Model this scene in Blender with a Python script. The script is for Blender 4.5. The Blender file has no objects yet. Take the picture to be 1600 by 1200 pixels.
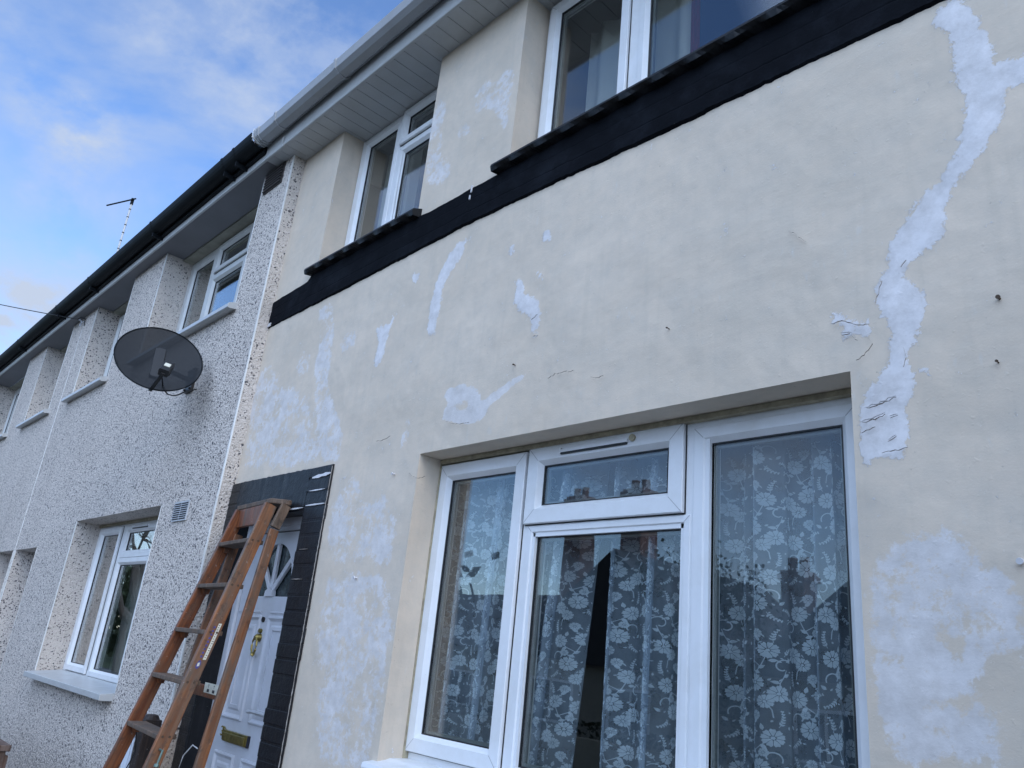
import bpy, bmesh, math, random
import numpy as np
from mathutils import Vector, Matrix, noise as mnoise

# ------------------------------------------------------------------ camera, sky, sun, exposure
scene = bpy.context.scene
COL = scene.collection
cam_d = bpy.data.cameras.new('camera'); cam = bpy.data.objects.new('camera', cam_d); COL.objects.link(cam)
cam_d.sensor_width = 36.0; cam_d.lens = 1225.26 / 1600 * 36.0
cam_d.clip_start = 0.05; cam_d.clip_end = 3000
RC = ((0.68940362, 0.71791291, 0.09655929), (-0.1791798, 0.29816428, -0.93754608), (-0.70186697, 0.62904619, 0.33419103))
m = Matrix((RC[0], [-v for v in RC[1]], [-v for v in RC[2]])).transposed().to_4x4()
m.translation = Vector((0, -2.0, 1.5)); cam.matrix_world = m
scene.camera = cam

SUN_AZ = math.radians(98)      # compass bearing from +Y towards +X
SUN_EL = math.radians(24)
w = bpy.data.worlds.new("World"); scene.world = w; w.use_nodes = True
nt = w.node_tree; N = nt.nodes; L = nt.links
bg = N['Background']
sky = N.new('ShaderNodeTexSky'); sky.sky_type = 'NISHITA'; sky.sun_disc = False
sky.sun_elevation = SUN_EL; sky.sun_rotation = SUN_AZ; sky.air_density = 1.0; sky.dust_density = 0.25; sky.ozone_density = 3.2
tc = N.new('ShaderNodeTexCoord')
mp = N.new('ShaderNodeMapping'); mp.inputs['Scale'].default_value = (1.0, 1.6, 2.6)
mp.inputs['Rotation'].default_value = (0.3, 0.5, 0.2)
n1 = N.new('ShaderNodeTexNoise'); n1.inputs['Scale'].default_value = 2.6; n1.inputs['Detail'].default_value = 9; n1.inputs['Roughness'].default_value = 0.55
n1.inputs['Distortion'].default_value = 0.35
L.new(tc.outputs['Generated'], mp.inputs[0]); L.new(mp.outputs[0], n1.inputs['Vector'])
rp = N.new('ShaderNodeValToRGB'); rp.color_ramp.elements[0].position = 0.42; rp.color_ramp.elements[1].position = 0.76
rp.color_ramp.elements[0].color = (0, 0, 0, 1); rp.color_ramp.elements[1].color = (0.9, 0.9, 0.9, 1)
L.new(n1.outputs['Fac'], rp.inputs[0])
mx = N.new('ShaderNodeMix'); mx.data_type = 'RGBA'
# named cloud banks, each round its own direction and broken up by the same noise
wn = N.new('ShaderNodeTexNoise'); wn.inputs['Scale'].default_value = 7.0; wn.inputs['Detail'].default_value = 7; wn.inputs['Roughness'].default_value = 0.6; L.new(mp.outputs[0], wn.inputs['Vector'])
acc = rp.outputs[0]
for (d_, c0, c1, gain) in (((-0.862, 0.09, 0.499), 0.9985, 1.0, 0.55), ((-0.857, 0.135, 0.497), 0.9985, 1.0, 0.5), ((-0.893, 0.116, 0.436), 0.9985, 1.0, 0.4), ((-0.958, 0.10, 0.268), 0.9955, 0.9997, 1.1), ((-0.85, 0.02, 0.527), 0.998, 1.0, 0.3), ((-0.927, 0.15, 0.345), 0.9985, 1.0, 0.5), ((-0.72, 0.22, 0.66), 0.975, 1.0, 0.5)):
    q = N.new('ShaderNodeVectorMath'); q.operation = 'DOT_PRODUCT'; L.new(tc.outputs['Generated'], q.inputs[0]); q.inputs[1].default_value = Vector(d_).normalized()
    mr = N.new('ShaderNodeMapRange'); mr.interpolation_type = 'SMOOTHSTEP'; L.new(q.outputs['Value'], mr.inputs['Value']); mr.inputs['From Min'].default_value = c0; mr.inputs['From Max'].default_value = c1; mr.inputs['To Max'].default_value = gain
    nr = N.new('ShaderNodeMapRange'); nr.interpolation_type = 'SMOOTHSTEP'; L.new(wn.outputs['Fac'], nr.inputs['Value']); nr.inputs['From Min'].default_value = 0.36; nr.inputs['From Max'].default_value = 0.72
    mm = N.new('ShaderNodeMath'); mm.operation = 'MULTIPLY'; L.new(mr.outputs[0], mm.inputs[0]); L.new(nr.outputs[0], mm.inputs[1])
    aa = N.new('ShaderNodeMath'); aa.operation = 'ADD'; aa.use_clamp = True; L.new(acc, aa.inputs[0]); L.new(mm.outputs[0], aa.inputs[1]); acc = aa.outputs[0]
L.new(acc, mx.inputs['Factor']); L.new(sky.outputs[0], mx.inputs['A']); mx.inputs['B'].default_value = (2.7, 3.15, 4.0, 1)
# bright cloud lobe out of view to the right, added to light the facade
dt = N.new('ShaderNodeVectorMath'); dt.operation = 'DOT_PRODUCT'; L.new(tc.outputs['Generated'], dt.inputs[0]); dt.inputs[1].default_value = (0.72, -0.50, 0.48)
ad = N.new('ShaderNodeMath'); ad.operation = 'MULTIPLY_ADD'; L.new(n1.outputs['Fac'], ad.inputs[0]); ad.inputs[1].default_value = 0.5; L.new(dt.outputs['Value'], ad.inputs[2])
r2 = N.new('ShaderNodeValToRGB'); r2.color_ramp.elements[0].position = 0.55; r2.color_ramp.elements[1].position = 1.0; L.new(ad.outputs[0], r2.inputs[0])
mx2 = N.new('ShaderNodeMix'); mx2.data_type = 'RGBA'; L.new(r2.outputs[0], mx2.inputs['Factor']); L.new(mx.outputs['Result'], mx2.inputs['A']); mx2.inputs['B'].default_value = (8.8, 11.4, 16.2, 1)
tn = N.new('ShaderNodeMix'); tn.data_type = 'RGBA'; tn.blend_type = 'MULTIPLY'; tn.inputs['Factor'].default_value = 1.0
L.new(sky.outputs[0], tn.inputs['A']); tn.inputs['B'].default_value = (1.06, 1.13, 1.30, 1); L.new(tn.outputs['Result'], mx.inputs['A'])
L.new(mx2.outputs['Result'], bg.inputs['Color']); bg.inputs['Strength'].default_value = 0.12

sd = bpy.data.lights.new('sun', 'SUN'); sd.energy = 0.5; sd.angle = math.radians(20); sd.color = (1.0, 0.86, 0.66)
sun = bpy.data.objects.new('sun', sd); COL.objects.link(sun)
sdir = Vector((math.sin(SUN_AZ) * math.cos(SUN_EL), math.cos(SUN_AZ) * math.cos(SUN_EL), math.sin(SUN_EL)))
sun.rotation_euler = sdir.to_track_quat('Z', 'Y').to_euler(); sun.location = (20, -6, 12)
scene.view_settings.view_transform = 'Standard'; scene.view_settings.look = 'None'
scene.view_settings.gamma = 1; scene.view_settings.exposure = 0.79
scene.cycles.max_bounces = 10; scene.cycles.transparent_max_bounces = 24

# ------------------------------------------------------------------ helpers
rnd = random.Random(7)
def empty(name, loc=(0, 0, 0), label=None, cat=None, group=None, kind=None):
    o = bpy.data.objects.new(name, None); COL.objects.link(o); o.location = loc
    o.empty_display_size = 0.1
    tag(o, label, cat, group, kind); return o
def tag(o, label=None, cat=None, group=None, kind=None):
    if label: o['label'] = label
    if cat: o['category'] = cat
    if group: o['group'] = group
    if kind: o['kind'] = kind
    return o
def ident(p): return p
class MB:
    def __init__(s, T=ident): s.v = []; s.f = []; s.mi = []; s.T = T; s.m = 0
    def add(s, vs, fs):
        b = len(s.v); s.v += [tuple(s.T(p)) for p in vs]
        for f in fs: s.f.append([b + i for i in f]); s.mi.append(s.m)
    def box(s, x0, x1, y0, y1, z0, z1):
        vs = [(x, y, z) for x in (x0, x1) for y in (y0, y1) for z in (z0, z1)]
        s.add(vs, [(0, 1, 3, 2), (4, 6, 7, 5), (0, 4, 5, 1), (2, 3, 7, 6), (0, 2, 6, 4), (1, 5, 7, 3)])
    def ring(s, x0, x1, z0, z1, prof):
        n = len(prof); vs = []
        for cx, cz, sx, sz in ((x0, z0, 1, 1), (x1, z0, -1, 1), (x1, z1, -1, -1), (x0, z1, 1, -1)):
            for d, y in prof: vs.append((cx + sx * d, y, cz + sz * d))
        fs = []
        for k in range(4):
            a = k * n; b = ((k + 1) % 4) * n
            for i in range(n):
                j = (i + 1) % n; fs.append((a + i, b + i, b + j, a + j))
        s.add(vs, fs)
    def prism(s, poly, a, b, axis='y'):
        """poly list of 2D points extruded along axis from a to b"""
        n = len(poly)
        def P(u, v, t): return {'y': (u, t, v), 'x': (t, u, v), 'z': (u, v, t)}[axis]
        vs = [P(u, v, a) for u, v in poly] + [P(u, v, b) for u, v in poly]
        fs = [tuple(range(n)), tuple(range(2 * n - 1, n - 1, -1))] + [(i, n + i, n + (i + 1) % n, (i + 1) % n) for i in range(n)]
        s.add(vs, fs)
    def sweep(s, prof, x0, x1, closed=True):
        """prof list of (y,z), along x"""
        n = len(prof)
        vs = [(x0, y, z) for y, z in prof] + [(x1, y, z) for y, z in prof]
        fs = [(i, (i + 1) % n, n + (i + 1) % n, n + i) for i in range(n if closed else n - 1)]
        if closed: fs += [tuple(range(n)), tuple(range(2 * n - 1, n - 1, -1))]
        s.add(vs, fs)
    def tube(s, pts, r, seg=8, taper=None, cap=True):
        pts = [Vector(p) for p in pts]; n = len(pts); vs = []
        up = Vector((0, 0, 1))
        for i, p in enumerate(pts):
            d = (pts[min(i + 1, n - 1)] - pts[max(i - 1, 0)]).normalized()
            if abs(d.z) > 0.95: up = Vector((1, 0, 0))
            else: up = Vector((0, 0, 1))
            a = d.cross(up).normalized(); b = d.cross(a).normalized()
            rr = r if taper is None else r + (taper - r) * i / max(1, n - 1)
            for k in range(seg):
                t = 2 * math.pi * k / seg
                vs.append(p + a * (rr * math.cos(t)) + b * (rr * math.sin(t)))
        fs = []
        for i in range(n - 1):
            for k in range(seg):
                k2 = (k + 1) % seg
                fs.append((i * seg + k, i * seg + k2, (i + 1) * seg + k2, (i + 1) * seg + k))
        if cap: fs += [tuple(range(seg - 1, -1, -1)), tuple((n - 1) * seg + k for k in range(seg))]
        s.add(vs, fs)
    def beam(s, p0, p1, wdt, dep, side=None):
        """rectangular bar from p0 to p1; wdt along side vector, dep along the other"""
        p0 = Vector(p0); p1 = Vector(p1); d = (p1 - p0).normalized()
        sv = Vector(side if side else (1, 0, 0)); sv = (sv - d * sv.dot(d)).normalized(); o = d.cross(sv)
        c = 0.12 * min(wdt, dep); hw = wdt / 2; hd = dep / 2
        pr = [(-hw + c, -hd), (hw - c, -hd), (hw, -hd + c), (hw, hd - c), (hw - c, hd), (-hw + c, hd), (-hw, hd - c), (-hw, -hd + c)]
        vs = [p0 + sv * a + o * b for a, b in pr] + [p1 + sv * a + o * b for a, b in pr]
        n = 8
        s.add(vs, [tuple(range(n)), tuple(range(2 * n - 1, n - 1, -1))] + [(i, n + i, n + (i + 1) % n, (i + 1) % n) for i in range(n)])
    def build(s, name, mats, parent=None, recalc=True, smooth=False, bevel=0.0):
        me = bpy.data.meshes.new(name); me.from_pydata(s.v, [], s.f)
        if not isinstance(mats, (list, tuple)): mats = [mats]
        for mt in mats: me.materials.append(mt)
        if len(mats) > 1: me.polygons.foreach_set('material_index', s.mi)
        if recalc:
            bm = bmesh.new(); bm.from_mesh(me); bmesh.ops.recalc_face_normals(bm, faces=bm.faces[:]); bm.to_mesh(me); bm.free()
        if smooth: me.polygons.foreach_set('use_smooth', [True] * len(me.polygons))
        me.update()
        o = bpy.data.objects.new(name, me); COL.objects.link(o)
        if bevel:
            bv = o.modifiers.new('bevel', 'BEVEL'); bv.width = bevel; bv.segments = 2; bv.limit_method = 'ANGLE'
        if parent:
            o.parent = parent
            # parts are written in world coordinates: undo the parent's placement
            o.matrix_parent_inverse = world_of(parent).inverted()
        return o
def world_of(o):
    M = Matrix.Translation(o.location) if o.parent is None else o.matrix_basis
    if o.parent is None: return o.matrix_basis.copy()
    return world_of(o.parent) @ o.matrix_parent_inverse @ o.matrix_basis

# ------------------------------------------------------------------ materials
class NM:
    def __init__(s, name, rough=0.6, metal=0.0, spec=0.5):
        s.m = bpy.data.materials.new(name); s.m.use_nodes = True; s.t = s.m.node_tree; s.n = s.t.nodes; s.l = s.t.links
        s.b = s.n['Principled BSDF']; s.b.inputs['Roughness'].default_value = rough; s.b.inputs['Metallic'].default_value = metal
        s.b.inputs['Specular IOR Level'].default_value = spec
        s.tc = s.n.new('ShaderNodeTexCoord')
    def col(s, c): s.b.inputs['Base Color'].default_value = (*c, 1) ; return s
    def mapping(s, scale=(1, 1, 1), src='Object', rot=(0, 0, 0)):
        mp = s.n.new('ShaderNodeMapping'); mp.inputs['Scale'].default_value = scale; mp.inputs['Rotation'].default_value = rot
        s.l.new(s.tc.outputs[src], mp.inputs[0]); return mp.outputs[0]
    def noise(s, scale, detail=5, rough=0.55, vec=None, dist=0.0):
        n = s.n.new('ShaderNodeTexNoise'); n.inputs['Scale'].default_value = scale; n.inputs['Detail'].default_value = detail
        n.inputs['Roughness'].default_value = rough; n.inputs['Distortion'].default_value = dist
        s.l.new(vec if vec else s.tc.outputs['Object'], n.inputs['Vector']); return n.outputs['Fac']
    def voro(s, scale, feature='F1', vec=None, rand=1.0):
        n = s.n.new('ShaderNodeTexVoronoi'); n.feature = feature; n.inputs['Scale'].default_value = scale; n.inputs['Randomness'].default_value = rand
        s.l.new(vec if vec else s.tc.outputs['Object'], n.inputs['Vector']); return n
    def ramp(s, fac, stops):
        r = s.n.new('ShaderNodeValToRGB'); cr = r.color_ramp
        while len(cr.elements) < len(stops): cr.elements.new(0.5)
        for e, (p, c) in zip(cr.elements, stops):
            e.position = p; e.color = (*c, 1) if isinstance(c, (tuple, list)) else (c, c, c, 1)
        s.l.new(fac, r.inputs[0]); return r.outputs[0]
    def math(s, op, a, b=None, c=None, clamp=False):
        n = s.n.new('ShaderNodeMath'); n.operation = op; n.use_clamp = clamp
        for i, x in enumerate((a, b, c)):
            if x is None: continue
            if isinstance(x, (int, float)): n.inputs[i].default_value = x
            else: s.l.new(x, n.inputs[i])
        return n.outputs[0]
    def mix(s, fac, a, b, blend='MIX'):
        n = s.n.new('ShaderNodeMix'); n.data_type = 'RGBA'; n.blend_type = blend
        for key, x in (('Factor', fac), ('A', a), ('B', b)):
            if isinstance(x, (int, float)): n.inputs[key].default_value = x
            elif isinstance(x, (tuple, list)): n.inputs[key].default_value = (*x, 1)
            else: s.l.new(x, n.inputs[key])
        return n.outputs['Result']
    def base(s, c): s.l.new(c, s.b.inputs['Base Color']); return s
    def bump(s, h, strength=0.3, dist=0.01, prev=None):
        n = s.n.new('ShaderNodeBump'); n.inputs['Strength'].default_value = strength; n.inputs['Distance'].default_value = dist
        s.l.new(h, n.inputs['Height'])
        if prev: s.l.new(prev, n.inputs['Normal'])
        s.l.new(n.outputs[0], s.b.inputs['Normal']); return n.outputs[0]
    def attr(s, name):
        n = s.n.new('ShaderNodeAttribute'); n.attribute_name = name; return n.outputs['Fac']
def simple(name, c, rough=0.5, metal=0.0, var=0.12, scale=6, bump=0.0, bscale=80, spec=0.5):
    k = NM(name, rough, metal, spec)
    f = k.noise(scale, 5)
    k.base(k.mix(k.ramp(f, [(0.3, 0.0), (0.7, 1.0)]), tuple(x * (1 - var) for x in c), tuple(min(1, x * (1 + var)) for x in c)))
    k.l.new(k.math('MULTIPLY_ADD', f, 0.2, rough - 0.1), k.b.inputs['Roughness'])
    if bump: k.bump(k.noise(bscale, 4), bump, 0.002)
    return k.m

def mat_render():
    k = NM('cream_render', 0.78, spec=0.35)
    hard = k.attr('patch_hard'); soft = k.attr('patch_soft')
    nh = k.noise(38, 6, 0.65); nl = k.noise(5.5, 7, 0.62, dist=0.3)
    mh = k.ramp(k.math('ADD', hard, k.math('ADD', k.math('MULTIPLY', k.math('SUBTRACT', k.noise(34, 8, 0.78), 0.5), 8.0), k.math('MULTIPLY', k.math('SUBTRACT', k.noise(9, 4, 0.6), 0.5), 4.0))), [(0.30, 0.0), (0.42, 0.55), (0.62, 1.0)])
    ms = k.ramp(k.math('ADD', soft, k.math('MULTIPLY', k.math('ADD', k.math('SUBTRACT', nl, 0.5), k.math('MULTIPLY', k.math('SUBTRACT', k.noise(30, 8, 0.75), 0.5), 1.1)), 2.6)), [(0.32, 0.0), (0.62, 0.8)])
    blot = k.noise(1.7, 6, 0.6); grey = k.noise(9, 8, 0.7)
    c = k.mix(k.ramp(blot, [(0.35, 0.0), (0.68, 1.0)]), (0.63, 0.53, 0.42), (0.695, 0.59, 0.475))
    c = k.mix(k.ramp(grey, [(0.40, 0.0), (0.75, 0.55)]), c, (0.47, 0.435, 0.375))
    lowf = k.ramp(k.noise(0.7, 4, 0.55), [(0.38, 0.0), (0.66, 0.30)])
    c = k.mix(lowf, c, (0.46, 0.41, 0.33))
    st = k.ramp(k.noise(1, 5, 0.6, vec=k.mapping((26, 26, 1.3))), [(0.52, 0.0), (0.72, 0.22)])
    c = k.mix(st, c, (0.47, 0.42, 0.34))
    # thin chalky scuffs and dirt flecks
    sc = k.ramp(k.noise(1.0, 6, 0.6, vec=k.mapping((34, 34, 12), rot=(0.2, 0.5, 0))), [(0.64, 0.0), (0.72, 0.4)])
    c = k.mix(sc, c, (0.58, 0.55, 0.5))
    dirt = k.ramp(k.noise(70, 3, 0.6), [(0.69, 0.0), (0.76, 0.55)])
    c = k.mix(dirt, c, (0.27, 0.23, 0.18))
    fill = k.mix(k.ramp(k.noise(13, 7, 0.7), [(0.38, 0.0), (0.62, 1.0)]), (0.56, 0.535, 0.52), (0.71, 0.685, 0.68))
    c = k.mix(ms, c, fill); c = k.mix(mh, c, fill)
    k.base(c)
    b = k.bump(k.noise(1.8, 4, 0.5, dist=0.3), 0.45, 0.05)
    pim = k.ramp(k.noise(48, 2, 0.5), [(0.66, 0.0), (0.76, 1.0)])
    b = k.bump(pim, 0.18, 0.003, b)
    tr_ = k.noise(1, 4, 0.6, vec=k.mapping((5, 5, 22), rot=(0.0, 0.35, 0.0)))
    b = k.bump(tr_, 0.10, 0.008, b)
    b = k.bump(k.math('ADD', k.noise(16, 8, 0.68), k.math('MULTIPLY', k.noise(150, 3), 0.3)), 0.22, 0.006, b)
    k.bump(mh, 0.5, 0.0025, b)
    return k.m
def mat_pebble(name='pebbledash', sparse=0.0):
    k = NM(name, 0.82, spec=0.3)
    wv = k.n.new('ShaderNodeVectorMath'); wv.operation = 'ADD'
    nz = k.n.new('ShaderNodeTexNoise'); nz.inputs['Scale'].default_value = 32; nz.inputs['Detail'].default_value = 2
    k.l.new(k.tc.outputs['Object'], nz.inputs['Vector'])
    sc = k.n.new('ShaderNodeVectorMath'); sc.operation = 'SCALE'; sc.inputs['Scale'].default_value = 0.030
    k.l.new(nz.outputs['Color'], sc.inputs[0]); k.l.new(k.tc.outputs['Object'], wv.inputs[0]); k.l.new(sc.outputs[0], wv.inputs[1])
    vec = wv.outputs[0]
    out = None
    base = k.mix(k.ramp(k.noise(1.3, 5), [(0.35, 0.0), (0.7, 1.0)]), (0.58, 0.52, 0.465), (0.65, 0.585, 0.525))
    v0 = k.voro(95, vec=vec)
    sepc = k.n.new('ShaderNodeSeparateColor'); k.l.new(v0.outputs['Color'], sepc.inputs[0])
    base = k.mix(k.ramp(sepc.outputs[1], [(0.55, 0.0), (1.0, 0.55)]), base, (0.42, 0.38, 0.33))
    layers = []
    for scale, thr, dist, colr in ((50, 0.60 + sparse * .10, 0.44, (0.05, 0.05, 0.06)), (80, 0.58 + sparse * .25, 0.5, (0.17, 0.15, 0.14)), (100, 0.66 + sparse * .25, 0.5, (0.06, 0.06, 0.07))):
        v = k.voro(scale, vec=vec)
        sp = k.n.new('ShaderNodeSeparateColor'); k.l.new(v.outputs['Color'], sp.inputs[0])
        on = k.math('GREATER_THAN', sp.outputs[0], thr)
        size = k.math('MULTIPLY_ADD', sp.outputs[2], dist * 0.7, dist * 0.32)
        inside = k.math('LESS_THAN', v.outputs['Distance'], size)
        f = k.math('MULTIPLY', on, inside)
        base = k.mix(k.math('MULTIPLY', f, 0.93), base, colr); layers.append(f)
    k.base(base)
    vb = k.voro(80, vec=vec)
    h = k.math('SUBTRACT', 1.0, vb.outputs['Distance'])
    b = k.bump(h, 0.75, 0.008)
    k.bump(k.noise(1.5, 3), 0.2, 0.03, b)
    return k.m
def mat_black_masonry():
    k = NM('black_masonry_paint', 0.4, spec=0.3)
    f = k.noise(14, 6, 0.6)
    c = k.mix(k.ramp(f, [(0.3, 0.0), (0.75, 1.0)]), (0.006, 0.007, 0.009), (0.012, 0.0135, 0.017))
    st = k.ramp(k.noise(1, 5, 0.6, vec=k.mapping((18, 18, 1.6))), [(0.56, 0.0), (0.8, 0.35)])
    c = k.mix(st, c, (0.05, 0.055, 0.065))
    chips = k.ramp(k.noise(60, 4, 0.7), [(0.73, 0.0), (0.75, 1.0)])
    c = k.mix(chips, c, (0.25, 0.24, 0.23))
    k.base(c)
    k.l.new(k.math('MULTIPLY_ADD', f, 0.35, 0.22), k.b.inputs['Roughness'])
    b = k.bump(k.noise(30, 6, 0.65), 0.6, 0.006)
    k.bump(k.noise(160, 3), 0.3, 0.002, b)
    return k.m
def mat_band():
    k = NM('black_band_paint', 0.85, spec=0.06)
    f = k.noise(9, 6, 0.6)
    c = k.mix(k.ramp(f, [(0.3, 0.0), (0.75, 1.0)]), (0.004, 0.005, 0.007), (0.007, 0.008, 0.011))
    du_ = k.ramp(k.noise(4, 8, 0.72), [(0.50, 0.0), (0.75, 0.5)]); c = k.mix(du_, c, (0.022, 0.026, 0.034))
    ch_ = k.ramp(k.noise(45, 5, 0.75), [(0.70, 0.0), (0.73, 0.7)]); c = k.mix(ch_, c, (0.16, 0.15, 0.14))
    k.base(c); b = k.bump(k.noise(25, 6, 0.65), 0.6, 0.006); k.bump(k.noise(140, 3), 0.25, 0.002, b)
    return k.m
def mat_upvc(name='white_upvc', c=(0.74, 0.75, 0.76)):
    k = NM(name, 0.32, spec=0.5)
    d = k.ramp(k.noise(6, 8, 0.72), [(0.42, 0.0), (0.72, 0.55)])
    col = k.mix(d, c, (c[0] * 0.82, c[1] * 0.80, c[2] * 0.75))
    sp = k.ramp(k.noise(110, 2), [(0.74, 0.0), (0.78, 0.5)])
    k.base(k.mix(sp, col, (0.35, 0.32, 0.27)))
    k.l.new(k.math('MULTIPLY_ADD', k.noise(12, 4), 0.25, 0.22), k.b.inputs['Roughness'])
    return k.m
def mat_glass():
    mt = bpy.data.materials.new('window_glass'); mt.use_nodes = True; t = mt.node_tree; n = t.nodes; l = t.links
    n.remove(n['Principled BSDF']); out = n['Material Output']
    fr = n.new('ShaderNodeFresnel'); geo = n.new('ShaderNodeNewGeometry')
    mi = n.new('ShaderNodeMath'); mi.operation = 'MULTIPLY_ADD'; mi.inputs[1].default_value = (1 / 1.52 - 1.52); mi.inputs[2].default_value = 1.52
    l.new(geo.outputs['Backfacing'], mi.inputs[0]); l.new(mi.outputs[0], fr.inputs['IOR'])
    mu = n.new('ShaderNodeMath'); mu.operation = 'MULTIPLY'; mu.use_clamp = True; mu.inputs[1].default_value = 1.7; l.new(fr.outputs[0], mu.inputs[0])
    tr = n.new('ShaderNodeBsdfTransparent'); tr.inputs[0].default_value = (0.93, 0.96, 0.95, 1)
    gl = n.new('ShaderNodeBsdfGlossy'); gl.inputs['Roughness'].default_value = 0.0; gl.inputs[0].default_value = (1, 1, 1, 1)
    tcn = n.new('ShaderNodeTexCoord'); nz = n.new('ShaderNodeTexNoise'); nz.inputs['Scale'].default_value = 2.2; nz.inputs['Detail'].default_value = 1
    bp = n.new('ShaderNodeBump'); bp.inputs['Strength'].default_value = 0.12; bp.inputs['Distance'].default_value = 0.01
    l.new(tcn.outputs['Object'], nz.inputs['Vector']); l.new(nz.outputs['Fac'], bp.inputs['Height']); l.new(bp.outputs[0], gl.inputs['Normal'])
    mx = n.new('ShaderNodeMixShader'); l.new(mu.outputs[0], mx.inputs[0]); l.new(tr.outputs[0], mx.inputs[1]); l.new(gl.outputs[0], mx.inputs[2])
    l.new(mx.outputs[0], out.inputs['Surface']); return mt
def mat_cloth(name, c, opac, transl=0.5, weave=True):
    mt = bpy.data.materials.new(name); mt.use_nodes = True; t = mt.node_tree; n = t.nodes; l = t.links
    n.remove(n['Principled BSDF']); out = n['Material Output']
    d = n.new('ShaderNodeBsdfDiffuse'); d.inputs[0].default_value = (*c, 1)
    tl = n.new('ShaderNodeBsdfTranslucent'); tl.inputs[0].default_value = (*c, 1)
    a = n.new('ShaderNodeMixShader'); a.inputs[0].default_value = transl; l.new(d.outputs[0], a.inputs[1]); l.new(tl.outputs[0], a.inputs[2])
    tr = n.new('ShaderNodeBsdfTransparent')
    mx = n.new('ShaderNodeMixShader'); l.new(tr.outputs[0], mx.inputs[1]); l.new(a.outputs[0], mx.inputs[2])
    tcn = n.new('ShaderNodeTexCoord'); nz = n.new('ShaderNodeTexNoise'); nz.inputs['Scale'].default_value = 14; nz.inputs['Detail'].default_value = 4
    l.new(tcn.outputs['Object'], nz.inputs['Vector'])
    ma = n.new('ShaderNodeMath'); ma.operation = 'MULTIPLY_ADD'; ma.inputs[1].default_value = 0.25 if opac < 1 else 0; ma.inputs[2].default_value = opac - (0.125 if opac < 1 else 0); ma.use_clamp = True
    l.new(nz.outputs['Fac'], ma.inputs[0]); l.new(ma.outputs[0], mx.inputs[0])
    l.new(mx.outputs[0], out.inputs['Surface']); return mt
def mat_wood(name, c1, c2, worn, amount=0.5, rough=0.5):
    k = NM(name, rough)
    g = k.noise(1, 6, 0.6, vec=k.mapping((60, 60, 4)), dist=0.4)
    c = k.mix(k.ramp(g, [(0.4, 0.0), (0.6, 1.0)]), tuple(v * 0.7 for v in c1), c2)
    wn = k.noise(1, 7, 0.68, vec=k.mapping((14, 14, 2.6)))
    c = k.mix(k.ramp(wn, [(0.60 - amount * 0.35, 0.0), (0.78 - amount * 0.28, 1.0)]), c, worn)
    sp = k.ramp(k.noise(60, 4, 0.65), [(0.655, 0.0), (0.70, 0.8)])
    c = k.mix(k.math('MULTIPLY', sp, 0.6), c, (0.42, 0.40, 0.36))
    dk = k.ramp(k.noise(16, 6, 0.72), [(0.54, 0.0), (0.70, 0.85)])
    c = k.mix(dk, c, (0.03, 0.02, 0.015))
    k.base(c); k.bump(g, 0.25, 0.003); return k.m

M = {}
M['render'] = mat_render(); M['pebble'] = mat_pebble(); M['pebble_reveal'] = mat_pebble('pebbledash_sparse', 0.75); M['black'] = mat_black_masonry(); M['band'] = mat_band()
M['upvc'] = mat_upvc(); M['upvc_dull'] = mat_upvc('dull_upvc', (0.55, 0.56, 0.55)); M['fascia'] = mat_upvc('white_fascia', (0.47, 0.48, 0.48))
M['glass'] = mat_glass()
M['gasket'] = simple('black_gasket', (0.012, 0.013, 0.014), 0.45)
M['spacer'] = simple('grey_spacer', (0.16, 0.17, 0.17), 0.4)
M['seam'] = simple('seam', (0.42, 0.42, 0.42), 0.8)
M['net'] = mat_cloth('net_fabric', (0.68, 0.77, 0.90), 0.32, 0.4)
M['lace'] = mat_cloth('lace_fabric', (0.80, 0.87, 0.95), 0.68, 0.3)
M['curtain'] = mat_cloth('plain_curtain', (0.42, 0.44, 0.42), 1.0, 0.3)
M['red_curtain'] = mat_cloth('red_curtain', (0.16, 0.012, 0.02), 1.0, 0.3)
M['navy_blind'] = mat_cloth('navy_blind', (0.012, 0.03, 0.075), 1.0, 0.1)
M['beige_curtain'] = mat_cloth('beige_curtain', (0.62, 0.60, 0.55), 1.0, 0.3)
M['cornerbead'] = mat_upvc('bead_white', (0.78, 0.78, 0.76))
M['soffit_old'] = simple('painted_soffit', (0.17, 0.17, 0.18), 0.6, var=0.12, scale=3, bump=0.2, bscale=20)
M['lintel_stain'] = simple('stained_lintel', (0.26, 0.25, 0.20), 0.8, var=0.25, scale=7)
M['gutter_black'] = simple('black_gutter', (0.007, 0.009, 0.011), 0.6, var=0.3, scale=9, spec=0.12)
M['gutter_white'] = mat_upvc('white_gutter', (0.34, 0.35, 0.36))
M['mastic'] = simple('dirty_mastic', (0.33, 0.29, 0.2), 0.8, var=0.3, scale=30, bump=0.3)
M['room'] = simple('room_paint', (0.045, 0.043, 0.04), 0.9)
M['vent_dark'] = simple('vent_dark', (0.008, 0.008, 0.010), 0.9)
M['vent_slat'] = simple('brown_vent_slats', (0.06, 0.05, 0.045), 0.6)
M['vent_grille'] = simple('vent_plastic', (0.42, 0.43, 0.44), 0.5)
M['tile'] = simple('roof_tile', (0.09, 0.06, 0.05), 0.85, var=0.35, scale=12, bump=0.5, bscale=30)
M['door_paint'] = mat_upvc('door_white', (0.60, 0.62, 0.67))
M['brass'] = simple('aged_brass', (0.30, 0.24, 0.08), 0.38, 0.85, var=0.35, scale=30)
M['iron'] = simple('dark_iron', (0.03, 0.028, 0.025), 0.5, 0.6)
M['screw'] = simple('rusty_screw', (0.10, 0.07, 0.05), 0.6, 0.6)
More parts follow.
